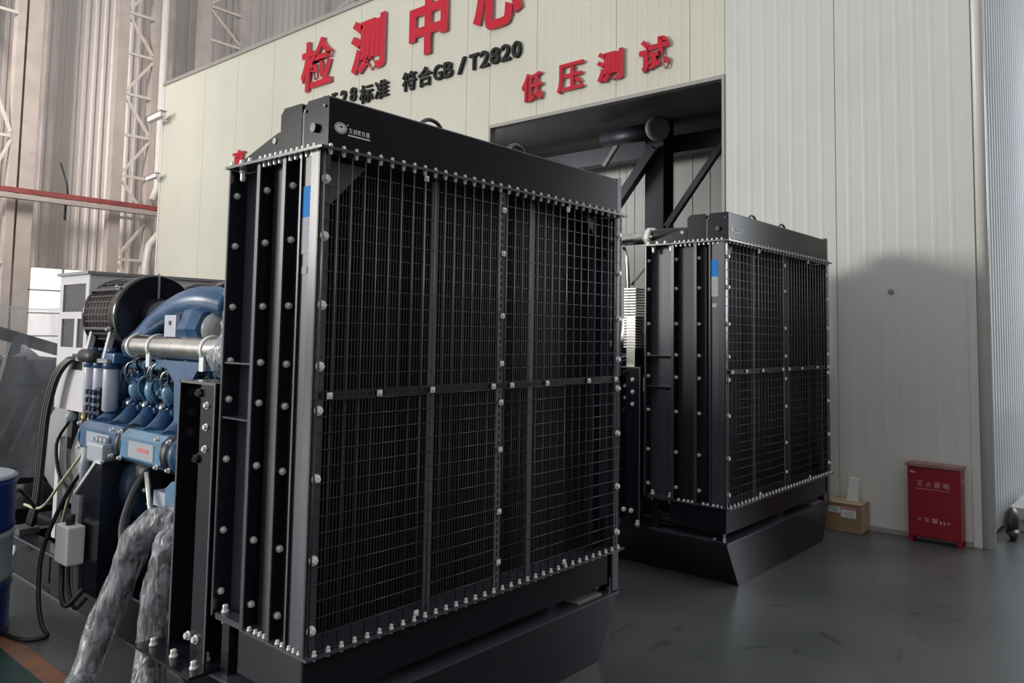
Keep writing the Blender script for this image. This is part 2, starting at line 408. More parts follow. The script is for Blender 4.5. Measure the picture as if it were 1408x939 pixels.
def lattice(name, x0, x1, y, z0, z1, label, step=.95, wd=.11):
    t = thing(name, ((x0+x1)/2, y, 0), label, 'column')
    MB().box(x0-wd, x0, y-.12, y+.12, z0, z1).build('upright', CLM, t)
    MB().box(x1, x1+wd*.6, y-.12, y+.12, z0, z1).build('upright', CLM, t)
    z = z0+.3; k = 0
    while z < z1-step:
        MB().obox((x0, y-.1, z), (x1, y-.1, z), .05, .06, (0, 0, 1)).build('lacing_bar', LAC, t)
        a, b = ((x0, z+.08), (x1, z+step-.1)) if k % 2 else ((x1, z+.08), (x0, z+step-.1))
        MB().obox((a[0], y-.1, a[1]), (b[0], y-.1, b[1]), .05, .06, (0, 1, 0)).build('lacing_bar', LAC, t)
        z += step; k += 1
    return t
lattice('lattice_column', 7.50, 8.06, 18.3, 0, 13, 'cream steel lattice column beside the white drainpipe and booth edge', .95, .24)
lattice('lattice_column', 9.45, 10.25, 18.3, 0, 13, 'cream steel lattice column rising behind the booth roof edge', .85, .26)
lattice('lattice_column', 4.3, 5.25, 18.3, 0, 13, 'leftmost cream steel lattice column with wide bracing, at the picture edge', 2.6, .26)
lattice('lattice_column', 13.2, 14.0, 18.3, 0, 13, 'cream steel lattice column farthest right behind the booth roof', .95, .2)
p = MB(); p.box(5.46, 5.74, 18.2, 18.45, 0, 13)
tag(p.build('wall_post', CLM), 'plain cream steel post right of the leftmost lattice column', 'post')
t = MB(); t.tube([(8.27, 18.1, 13), (8.27, 18.1, 4.9), (8.15, 18.05, 4.55)], .085, 12, smooth=0)
tag(t.build('drainpipe', PIP), 'white vertical drainpipe between lattice column and booth wall', 'pipe')
t = MB(); t.tube([(8.45, 18.0, 4.2), (8.42, 18.0, 3.95), (8.1, 18.0, 3.5), (8.05, 18, 3.1), (8.05, 18, 0)], .085, 12)
tag(t.build('drainpipe', PIP), 'lower white drainpipe with an offset bend under the red beam', 'pipe')
t = MB(); t.box(-1, 8.5, 17.7, 17.8, 4.28, 4.38)
g = thing('crane_rail', (4, 17.7, 4.2), 'red and white horizontal rail crossing the end wall', 'rail')
t.build('upper_bar', REDB, g)
MB().box(-1, 8.5, 17.66, 17.84, 4.16, 4.25).build('lower_bar', CLM, g)
t = MB(); t.tube([(6.3, 17.9, 4.3), (6.27, 17.9, 4.6), (6.12, 17.9, 5.05)], .02, 6)
t.build('bent_rod', INB, g)
MB().box(6.24, 6.28, 17.88, 17.92, 3.85, 4.2).build('drop_rod', INB, g)

# opposite wall of the hall behind the camera
MB().box(-14, 22, -9.1, -9.0, 0, 11).build('wall_behind', TRM)['kind'] = 'structure'
# round white pipe on the booth corner
tag(MB().cyl((XW+.04, YC-.05, 0), (XW+.04, YC-.05, 9), .05, n=20).build('corner_pipe', PIP), 'white round vertical pipe standing on the booth corner', 'pipe')

# inner steelwork: column, braces, duct
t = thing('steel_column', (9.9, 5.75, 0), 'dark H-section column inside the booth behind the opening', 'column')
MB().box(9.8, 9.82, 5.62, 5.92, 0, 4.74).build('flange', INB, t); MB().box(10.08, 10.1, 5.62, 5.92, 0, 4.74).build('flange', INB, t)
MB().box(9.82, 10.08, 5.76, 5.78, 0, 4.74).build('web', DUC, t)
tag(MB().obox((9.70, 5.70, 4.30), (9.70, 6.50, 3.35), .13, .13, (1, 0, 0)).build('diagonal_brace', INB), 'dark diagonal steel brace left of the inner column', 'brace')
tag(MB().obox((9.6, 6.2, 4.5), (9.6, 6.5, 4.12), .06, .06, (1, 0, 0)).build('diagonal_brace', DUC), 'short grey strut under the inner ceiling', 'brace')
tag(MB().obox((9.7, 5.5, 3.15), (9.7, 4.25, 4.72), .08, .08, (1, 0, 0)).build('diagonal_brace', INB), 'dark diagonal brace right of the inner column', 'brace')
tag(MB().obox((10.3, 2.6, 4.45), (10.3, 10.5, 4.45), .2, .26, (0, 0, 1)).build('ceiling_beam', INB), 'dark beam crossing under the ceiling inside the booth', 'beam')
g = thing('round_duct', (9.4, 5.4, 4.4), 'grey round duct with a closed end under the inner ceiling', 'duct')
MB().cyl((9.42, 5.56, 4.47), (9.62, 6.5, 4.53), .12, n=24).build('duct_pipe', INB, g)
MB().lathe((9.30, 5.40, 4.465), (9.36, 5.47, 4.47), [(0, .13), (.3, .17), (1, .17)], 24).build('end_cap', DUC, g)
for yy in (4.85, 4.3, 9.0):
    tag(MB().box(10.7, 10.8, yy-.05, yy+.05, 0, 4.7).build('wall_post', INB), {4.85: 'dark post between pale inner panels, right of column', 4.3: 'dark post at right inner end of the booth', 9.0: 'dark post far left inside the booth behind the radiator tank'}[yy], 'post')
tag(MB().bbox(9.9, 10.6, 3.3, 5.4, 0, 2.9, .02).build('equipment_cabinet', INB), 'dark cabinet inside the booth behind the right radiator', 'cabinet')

# ------------------------------------------------------------------ sign characters on the booth wall
def sign(ch, yl, yr, z0, z1, bold, mats, label, cat, group, name, depth=.035):
    o = glyph(name, ch, mats, None, ((XW-.012, yl, z0), (0, -1, 0), (0, 0, 1), yl-yr, z1-z0), bold, depth)
    tag(o, label, cat, group); return o
RM = [RED, PNK]; g1 = 'big red raised characters above the booth door'
sign('检', 10.68, 9.84, 5.40, 6.22, .02, RM, 'big red raised character 检, leftmost of the big row', 'sign character', g1, 'sign_character')
sign('测', 9.40, 8.62, 5.41, 6.24, .035, RM, 'big red raised character 测, second in the big row', 'sign character', g1, 'sign_character')
sign('中', 8.09, 7.34, 5.39, 6.24, .035, RM, 'big red raised character 中, third in the big row', 'sign character', g1, 'sign_character')
sign('心', 6.86, 6.04, 5.44, 6.20, .035, RM, 'big red raised character 心 cut by the top of the picture', 'sign character', g1, 'sign_character')
g2 = 'red raised characters over the opening'
sign('低', 6.02, 5.70, 4.39, 4.74, .02, RM, 'small red raised character 低, left end over the opening', 'sign character', g2, 'sign_character')
sign('压', 5.48, 5.11, 4.40, 4.74, .018, RM, 'small red raised character 压, second over the opening', 'sign character', g2, 'sign_character')
sign('测', 4.92, 4.58, 4.41, 4.76, .035, RM, 'small red raised character 测, third over the opening', 'sign character', g2, 'sign_character')
sign('试', 4.37, 4.01, 4.41, 4.77, .035, RM, 'small red raised character 试, right end over the opening', 'sign character', g2, 'sign_character')
sign('高', 12.69, 12.30, 4.38, 4.75, .02, RM, 'small red raised character 高 half hidden behind the nearest radiator', 'sign character', 'red raised character left of the radiator', 'sign_character')
g3 = 'black raised characters of the standards line'
BM = [INK]
line = [('8', 10.09, 9.95), ('5', 9.87, 9.73), ('2', 9.64, 9.49), ('8', 9.41, 9.26), ('标', 9.18, 8.87), ('准', 8.83, 8.52), ('符', 8.23, 7.94), ('合', 7.91, 7.62),
        ('G', 7.60, 7.43), ('B', 7.40, 7.23), ('/', 7.14, 6.99), ('T', 6.93, 6.76), ('2', 6.74, 6.58), ('8', 6.56, 6.40), ('2', 6.38, 6.22), ('0', 6.20, 6.05)]
seen = {}
words = {0: 'first digit 8, mostly hidden behind the tank', 1: 'digit 5 just above the tank corner', 2: 'digit 2 between 5 and 8 left of 标', 3: 'digit 8 touching left of 标', 8: 'letter G after 合', 9: 'letter B after the G', 10: 'slash between GB and T', 11: 'letter T right of the slash',
         12: 'digit 2 right of the T', 13: 'digit 8 inside 2820', 14: 'second digit 2 of 2820, before the zero', 15: 'digit 0 ending the standards line'}
for i, (ch, yl, yr) in enumerate(line):
    z0 = 4.985 if ord(ch) < 200 else 4.955
    if i < 4: z0 += .05
    z1 = z0+(.215 if ord(ch) < 200 else .275)
    words.update({4: 'character 标 directly right of the digits 528', 5: 'character 准 just left of the wide gap', 6: 'character 符 just right of the wide gap', 7: 'character 合 touching left of the letter G'})
    lab = 'black raised '+words[i] if i in words else 'black raised character '+ch+' in the standards line'
    sign(ch, yl, yr, z0, z1, .022 if ord(ch) < 200 else .016, BM, lab, 'sign character', g3, 'sign_character', .025)

# security cameras on the left booth edge
def cctv(x, y, z, s, label):
    t = thing('security_camera', (x, y, z), label, 'camera', 'security cameras on the booth edge')
    MB().box(x-.02, x, y-.05*s, y+.05*s, z-.05*s, z+.05*s).build('wall_plate', PIP, t)
    MB().tube([(x, y, z), (x-.12*s, y+.0, z-.02), (x-.2*s, y+.08*s, z+.06*s)], .018*s, 8).build('arm', PIP, t)
    h = MB(); h.obox((x-.2*s, y-.1*s, z+.09*s), (x-.26*s, y+.35*s, z+.02*s), .11*s, .1*s); h.build('camera_body', WHT, t)
    MB().obox((x-.26*s, y+.35*s, z+.02*s), (x-.265*s, y+.38*s, z+.015*s), .09*s, .08*s).build('lens', INK, t)
    MB().obox((x-.2*s, y-.12*s, z+.15*s), (x-.26*s, y+.42*s, z+.08*s), .14*s, .012).build('sunshade', TRM, t)
cctv(XW, 15.2, 5.72, 1.0, 'upper white security camera on the left edge of the booth')
cctv(XW, 15.4, 4.56, .75, 'lower small security camera on the left edge of the booth')

# ------------------------------------------------------------------ radiator
X0, Y0, WD, DP, ZB, ZTP = 1.589, 2.256, 1.90, .60, .517, 2.234
X1 = X0+WD
BZ = [2.13, 1.93, 1.69, 1.48, 1.33, 1.10, .83, .60]
def radiator():
    t = thing('radiator', (X0, Y0, 0), 'nearest black radiator with wire guard, filling the middle of the picture', 'radiator')
    # skid base
    i = .18
    s = MB(); s.prism([(X0, .30), (X0+i, 0), (X1-i, 0), (X1, .30)], 'Y', Y0, Y0+.012); s.build('front_plate', BLK, t)
    s = MB(); s.box(X0+.005, X1-.005, Y0-.012, Y0+.10, .294, .304); s.build('front_lip', EDG, t)
    for xe, sg in ((X0, 1), (X1, -1)):
        MB().prism([(xe+.002*sg, .30), (xe+.012*sg, .30), (xe+(i+.012)*sg, 0), (xe+(i+.002)*sg, 0)], 'Y', Y0+.012, Y0+1.0).build('side_beam', BLK, t)
        MB().box(xe-.01*sg, xe+.12*sg, Y0+.1, Y0+1.0, .30, .312).build('side_flange', EDG, t)
    MB().box(X0+.12, X0+.95, Y0+.1, Y0+.58, .285, .297).build('deck_plate', BLK, t)
    MB().box(X0+1.5, X1-.12, Y0+.1, Y0+.58, .285, .297).build('deck_plate', BLK, t)
    MB().box(X1-.32, X1-.12, Y0+.02, Y0+.10, .305, .311).build('pad_plate', TRM, t)
    for x in (X0+.02, X1-.06):
        for y in (Y0+.03, Y0+.5): MB().box(x, x+.04, y, y+.05, .312 if y > Y0+.1 else .304, ZB-.006).build('foot', BLK, t)
    # lower panels
    MB().box(X0+.0, X1-.10, Y0, Y0+.01, .36, ZB-.005).build('lower_panel', TNK, t)
    MB().box(X1-.05, X1, Y0-.0, Y0+.012, .31, ZB).build('corner_plate', EDG, t)
    for x in (X0, X1-.01): MB().box(x, x+.01, Y0+.011, Y0+.40, .36, ZB-.005).build('lower_side_panel', BLK, t)
    for z in (.47, .40, .335):
        MB().box(X0+.06, X0+.08, Y0+.42, Y0+.56, z, z+.008).build('rung', EDG, t)
    # top and bottom flange angles
    s = MB(); s.box(X0-.02, X1+.02, Y0-.035, Y0+DP, ZTP-.004, ZTP+.006); s.build('top_flange', EDG, t)
    s = MB(); s.box(X0-.01, X1+.01, Y0-.03, Y0+.38, ZB-.004, ZB+.004); s.build('bottom_flange', EDG, t)
    # core
    s = MB(); s.box(X0+.05, X1-.05, Y0+.16, Y0+.36, ZB, ZTP)
    s.build('core', FIN, t)
    s = MB(); n = 118
    for k in range(n):
        x = X0+.06+(WD-.12)*(k+.5)/n; s.box(x-.0028, x+.0028, Y0+.135, Y0+.165, ZB+.01, ZTP-.01)
    tag(s.build('tube_row', WI2, t), kind='stuff')
    s = MB()
    for k in range(40):
        z = ZB+.03+k*.043; s.box(X0+.06, X1-.06, Y0+.150, Y0+.158, z-.0012, z+.0012)
    tag(s.build('fin_row', FIN, t), kind='stuff')
    for f in (1/3, 2/3):
        MB().box(X0+WD*f-.019, X0+WD*f+.019, Y0+.085, Y0+.095, ZB, ZTP-.01).build('upright', GRY, t)
    # gussets behind the guard
    for (a, b, c) in (((X0+.05, ZTP-.02), (X0+.25, ZTP-.02), (X0+.05, ZTP-.22)), ((X1-.05, ZTP-.02), (X1-.25, ZTP-.02), (X1-.05, ZTP-.22)),
                      ((X1-.05, ZB+.02), (X1-.17, ZB+.02), (X1-.05, ZB+.16))):
        MB().prism([a, b, c], 'Y', Y0+.06, Y0+.068).build('corner_gusset', GRY if a[0] < X0+1 else TNK, t)
    # front corner posts
    for x in (X0, X1-.045):
        s = MB(); s.box(x, x+.045, Y0, Y0+.008, ZB, ZTP); s.box(x if x == X0 else x+.038, (x if x == X0 else x+.038)+.007, Y0, Y0+.05, ZB, ZTP)
        s.build('corner_post', EDG, t)
    # side channels: back to back C sections, open outwards
    E = [0.600, .385, .215, .105]
    for side in (0, 1):
        for k in range(3):
            ya, yb = Y0+E[k], Y0+E[k+1]
            xo = X0 if side == 0 else X1; dpt = .075 if side == 0 else -.075
            MB().box(xo+dpt, xo+dpt*1.1, yb+.008, ya-.008, ZB+.005, ZTP-.006).build('channel_web', WEB, t)
            s = MB()
            s.box(xo, xo+dpt, ya-.008, ya, ZB, ZTP-.005)
            s.box(xo, xo+dpt, yb, yb+.008, ZB, ZTP-.005)
            ch = s.build('side_channel', BLK, t)
            # rounded bright lip
            s = MB(); s.box(xo-.002 if side == 0 else xo-.001, xo+(.004 if side == 0 else .002), ya-.010, ya+.000, ZB, ZTP-.005); s.box(xo-.002, xo+.004, yb-.0, yb+.010, ZB, ZTP-.005)
            s.build('lip', EDG, ch)
            if side == 0:
                for z in BZ:
                    b = MB(); b.hexbolt((xo+.030, ya-.008, z), (0, -1, 0), .010, .016); b.build('bolt', ZNC, ch)
                if k == 0:
                    for z in (1.47, 1.26):
                        MB().box(xo+.004, xo+dpt, yb+.01, ya-.01, z, z+.006).build('rib', EDG, ch)
                    MB().box(xo+.005, xo+.06, yb+.02, ya-.02, ZB-.01, ZB+.012).build('bottom_tie', EDG, ch)
                    b = MB()
                    for yy in (ya-.05, yb+.03):
                        b.hexbolt((xo+.03, yy, ZB+.012), (0, 0, 1), .011, .03); b.hexbolt((xo+.03, yy, ZB-.01), (0, 0, -1), .011, .02)
                        b.hexbolt((xo+.03, yy, ZTP-.004), (0, 0, -1), .011, .045)
                    b.build('bolt', ZNC, ch)
    for xo in (X0+.008, X1-.014): MB().box(xo, xo+.006, Y0+.051, Y0+.104, ZB+.005, ZTP-.006).build('side_plate', WEB, t)
    # stickers on the front side plate
    st = MB().box(X0+.0055, X0+.0079, Y0+.054, Y0+.103, 2.00, 2.11).build('warning_sticker', STK, t); tag(st, 'bright blue sticker')
    st = MB().box(X0+.0055, X0+.0079, Y0+.054, Y0+.103, 1.87, 2.00).build('rating_sticker', STW, t); tag(st, 'pale grey and white sticker')
    ln = MB()
    for k in range(5): ln.box(X0+.005, X0+.0055, Y0+.06, Y0+.098, 1.89+k*.02, 1.894+k*.02)
    ln.build('print_line', TRM, st)
    MB().box(X0+.0055, X0+.0079, Y0+.065, Y0+.095, 1.80, 1.825).build('small_tag', STW, t)
    # wire guard panels
    cuts = [0.012, .485, .925, .975, 1.415, WD-.012]
    cuts = [(.012, .485), (.488, .925), (.975, 1.412), (1.415, 1.888)]
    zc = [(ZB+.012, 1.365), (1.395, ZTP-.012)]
    P = .0576; r = .0019
    for (a, b) in cuts:
        for (c, d) in zc:
            s = MB(); yv = Y0-.012
            nx = round((b-a)/P); nz = round((d-c)/P)
            for k in range(nx+1):
                x = X0+a+(b-a)*k/nx; rr = r*1.25 if k in (0, nx) else r
                ys = yv if d > 1.6 else yv+.004
                s.tube([(x, ys, c), (x, ys, d)], rr*1.3, 9)
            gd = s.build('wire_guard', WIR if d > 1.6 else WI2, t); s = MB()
            for k in range(nz+1):
                z = c+(d-c)*k/nz; rr = r*1.15 if k in (0, nz) else r
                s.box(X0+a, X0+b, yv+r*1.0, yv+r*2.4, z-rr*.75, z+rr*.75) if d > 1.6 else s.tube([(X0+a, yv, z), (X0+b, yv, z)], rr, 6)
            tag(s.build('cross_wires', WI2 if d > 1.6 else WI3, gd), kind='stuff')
    # centre strips with rows of holes
    s = MB(); s.box(X0+.93, X0+.97, Y0-.006, Y0-.002, ZB, ZTP-.01); v = s.build('centre_strip', GRY, t)
    s = MB()
    for k in range(54):
        z = ZB+.02+k*.031; s.box(X0+.9455, X0+.9545, Y0-.0068, Y0-.006, z, z+.018)
    tag(s.build('slot_row', INK, v), kind='stuff')
    s = MB(); s.box(X0+.03, X1-.03, Y0-.008, Y0-.006, 1.369, 1.391); v = s.build('cross_strip', BLK, t)
    s = MB()
    for k in range(60):
        x = X0+.05+k*.0305; s.box(x, x+.018, Y0-.0088, Y0-.008, 1.376, 1.385)
    tag(s.build('slot_row', INK, v), kind='stuff')
    # square guard clips with bolts
    def clip(x, z, nm='guard_clip'):
        s = MB(); s.box(x-.011, x+.011, Y0-.019, Y0-.015, z-.011, z+.011); s.hexbolt((x, Y0-.019, z), (0, -1, 0), .006, .008); s.build(nm, ZNC, t)
    for z in (2.14, 1.95, 1.68, 1.475, 1.31, 1.11, .85, .64): clip(X0+.95, z)
    for x in (.06, .28, .545, .90, 1.02, 1.27, 1.60, 1.84): clip(X0+x, 1.38)
    for x in (.486, 1.413): clip(X0+x, ZTP-.03); clip(X0+x, ZB+.03)
    for z in BZ:
        for x in (X0+.026, X1-.022):
            s = MB(); s.hexbolt((x, Y0-.001, z), (0, -1, 0), .0125, .016); s.lathe((x, Y0-.0, z), (x, Y0-.003, z), [(0, .017), (1, .017)], 14); s.build('bolt', ZNC, t)
    for z in BZ:
        s = MB(); s.hexbolt((X1, Y0+.03, z), (1, 0, 0), .010, .014); s.build('bolt', ZNC, t)
    # small flange bolt rows
    s = MB(); n = 34
    for k in range(n):
        x = X0+.03+(WD-.06)*k/(n-1); s.hexbolt((x, Y0-.018, ZTP+.006), (0, 0, 1), .0065, .014); s.hexbolt((x, Y0-.018, ZTP-.004), (0, 0, -1), .0065, .016)
    tag(s.build('flange_bolts', ZNC, t), kind='stuff')
    s = MB()
    for k in range(n):
        x = X0+.03+(WD-.06)*k/(n-1); s.hexbolt((x, Y0-.018, ZB+.004), (0, 0, 1), .0065, .018)
        s.hexbolt((x, Y0-.018, ZB-.004), (0, 0, -1), .0055, .008)
    tag(s.build('flange_bolts', ZNC, t), kind='stuff')
    s = MB()
    for k in range(11):
        y = Y0+.02+k*.034; s.hexbolt((X0-.010, y, ZTP+.006), (0, 0, 1), .0065, .013); s.hexbolt((X0+.008, y, ZTP-.004), (0, 0, -1), .0075, .016)
    for y in (.44, .50, .57):
        s.hexbolt((X0-.005, Y0+y, ZTP+.006), (0, 0, 1), .010, .018)
    for y in (.03, .06, .09, .13, .16, .24, .27, .30, .34):
        s.hexbolt((X0+.006, Y0+y, ZB+.004), (0, 0, 1), .0075, .014)
    tag(s.build('side_flange_bolts', ZNC, t), kind='stuff')
    # top tanks
    def tank(y0, y1, nm, zt):
        s = MB(); c = .022
        pr = [(y0, ZTP+.008), (y1, ZTP+.008), (y1, zt-c), (y1-c, zt), (y0+c*.3, zt), (y0, zt-c*.3)]
        s.prism(pr, 'X', X0+.022, X1-.045); return s.build(nm, TNK, t)
    ft = tank(Y0-.012, Y0+.135, 'front_tank', 2.425)
    rk = tank(Y0+.150, Y0+.285, 'rear_tank', 2.425)
    s = MB()
    for y in (Y0+.145,): s.box(X0+.024, X0+.028, y-.01, y+.01, ZTP+.01, 2.39)
    # end plate fasteners & plug
    s.cyl((X0+.022, Y0+.06, 2.318), (X0+.006, Y0+.06, 2.318), .017, n=8)
    s.build('drain_plug', BLK, ft)
    s = MB()
    for y in (Y0+.01, Y0+.125): s.cyl((X0+.021, y, 2.39), (X0+.016, y, 2.39), .006, n=8)
    s.build('rivet', EDG, ft)
    MB().box(X1-.045, X1-.035, Y0-.012, Y0+.13, ZTP+.008, 2.43).build('tank_end_plate', EDG, ft)
    MB().box(X1-.03, X1-.004, Y0-.006, Y0+.05, ZTP+.008, 2.44).build('end_angle', BLK, ft)
    # logo on the tank
    yl = Y0-.0125
    def ell(cx, cz, a, b, wdt, nm):
        s = MB(); n = 32; vs = []
        for k in range(n):
            an = 2*math.pi*k/n
            for q in (1, 1-wdt): vs.append((cx+a*q*math.cos(an), yl-.0006, cz+b*q*math.sin(an)))
        s.add(vs, [(2*k, 2*k+1, (2*k+3) % (2*n), (2*k+2) % (2*n)) for k in range(n)]); return s.build(nm, LET, ft)
    ell(X0+.058+.015, 2.318, .027, .020, .12, 'logo_ring'); ell(X0+.073, 2.318, .021, .015, .45, 'logo_ring')
    s = MB()
    s.prism([(X0+.062, 2.312), (X0+.066, 2.324), (X0+.074, 2.318), (X0+.082, 2.322), (X0+.086, 2.314), (X0+.078, 2.312), (X0+.072, 2.309)], 'Y', yl-.001, yl)
    s.prism([(X0+.098, 2.330), (X0+.104, 2.338), (X0+.106, 2.333)], 'Y', yl-.001, yl)
    s.build('logo_mark', LET, ft)
    for k, ch in enumerate('艾创散热器'):
        glyph('logo_character', ch, [LET], ft, ((X0+.108+k*.0195, yl-.0001, 2.307), (1, 0, 0), (0, 0, 1), .016, .018), .01, .0006)
    MB().box(X0+.105, X0+.205, yl-.001, yl, 2.296, 2.301).build('logo_underline', LET, ft)
    # lifting gusset at the rear of the tanks
    for x in (X0+.025, X1-.055):
        s = MB(); s.prism([(Y0+.29, ZTP+.006), (Y0+.575, ZTP+.006), (Y0+.56, ZTP+.03), (Y0+.36, 2.325), (Y0+.30, 2.342), (Y0+.29, 2.335)], 'X', x, x+.012)
        gz = s.build('lifting_gusset', TNK, t)
        MB().cyl((x-.001, Y0+.325, 2.312), (x-.004, Y0+.325, 2.312), .012, n=14).build('lifting_hole', CRM, gz)
    # hoops on the tank top
    for x in (X0+.585, X0+1.125):
        pts = [(x-.065, Y0+.075, 2.42), (x-.05, Y0+.075, 2.452), (x-.01, Y0+.075, 2.474), (x+.035, Y0+.075, 2.47), (x+.065, Y0+.075, 2.445), (x+.07, Y0+.075, 2.42)]
        MB().tube(pts, .0085, 10, smooth=4).build('vent_hose', EDG, t)
    for x, nm in ((X0+1.62, 'filler_cap'), (X1-.11, 'filler_cap')):
        MB().lathe((x, Y0+.07, 2.425), (x, Y0+.07, 2.445), [(0, .022), (.6, .028), (1, .024)], 16).build(nm, ZNC, t)
    # shroud and back
    s = MB(); s.box(X0+.09, X1-.09, Y0+.38, Y0+.595, ZB-.1, ZTP-.01); s.build('fan_shroud', TNK, t)
    # rear support posts with foot plates
    for x, sg in ((X0, 1), (X1, -1)):
        ya, yb = Y0+.635, Y0+.925
        s = MB(); s.box(x+.0*sg, x+.008*sg, ya, ya+.105, .325, 1.385)
        s.box(x, x+.15*sg, ya+.105, ya+.113, .325, 1.385); s.box(x+.14*sg, x+.148*sg, ya+.113, yb, .325, 1.385); s.box(x, x+.15*sg, yb-.008, yb, .325, 1.385)
        s.box(x, x+.15*sg, ya, yb, 1.38, 1.388)
        po = s.build('support_post', BLK, t)
        s = MB(); s.box(x-.004*sg, x, ya-.002, ya+.006, .325, 1.388); s.box(x-.003*sg, x+.001*sg, yb-.008, yb+.002, .325, 1.388); s.box(x-.003*sg, x, ya, yb, 1.38, 1.39)
        s.build('lip', GRY, po)
        for yy, zz in ((.085, 1.30), (.085, 1.215), (.085, 1.13)):
            MB().hexbolt((x, ya+.06, zz), (-sg, 0, 0), .011, .015).build('bolt', ZNC, po)
            MB().hexbolt((x+.10*sg, ya+.19, zz+.03), (0, -1, 0), .011, .015).build('bolt', ZNC, po)
        for zz in (1.345, 1.085):
            MB().hexbolt((x+.02*sg, ya+.13, zz), (-sg, -.4, 0), .018, .04).build('bolt', BLK, po)
        s = MB(); s.box(x-.10*sg, x+.2*sg, Y0+.56, Y0+1.02, .313, .325); pl = s.build('foot_plate', BLK, t)
        for bx, by in ((-.05, .62), (-.05, .78), (-.05, .95), (.02, .66)):
            MB().hexbolt((x+bx*sg, Y0+by, .325), (0, 0, 1), .012, .03).build('bolt', ZNC, pl)
        for by in (.70, .76):
            MB().hexbolt((x-.0*sg, Y0+by, .40), (-sg, 0, 0), .013, .02).build('bolt', ZNC, pl)
    return t

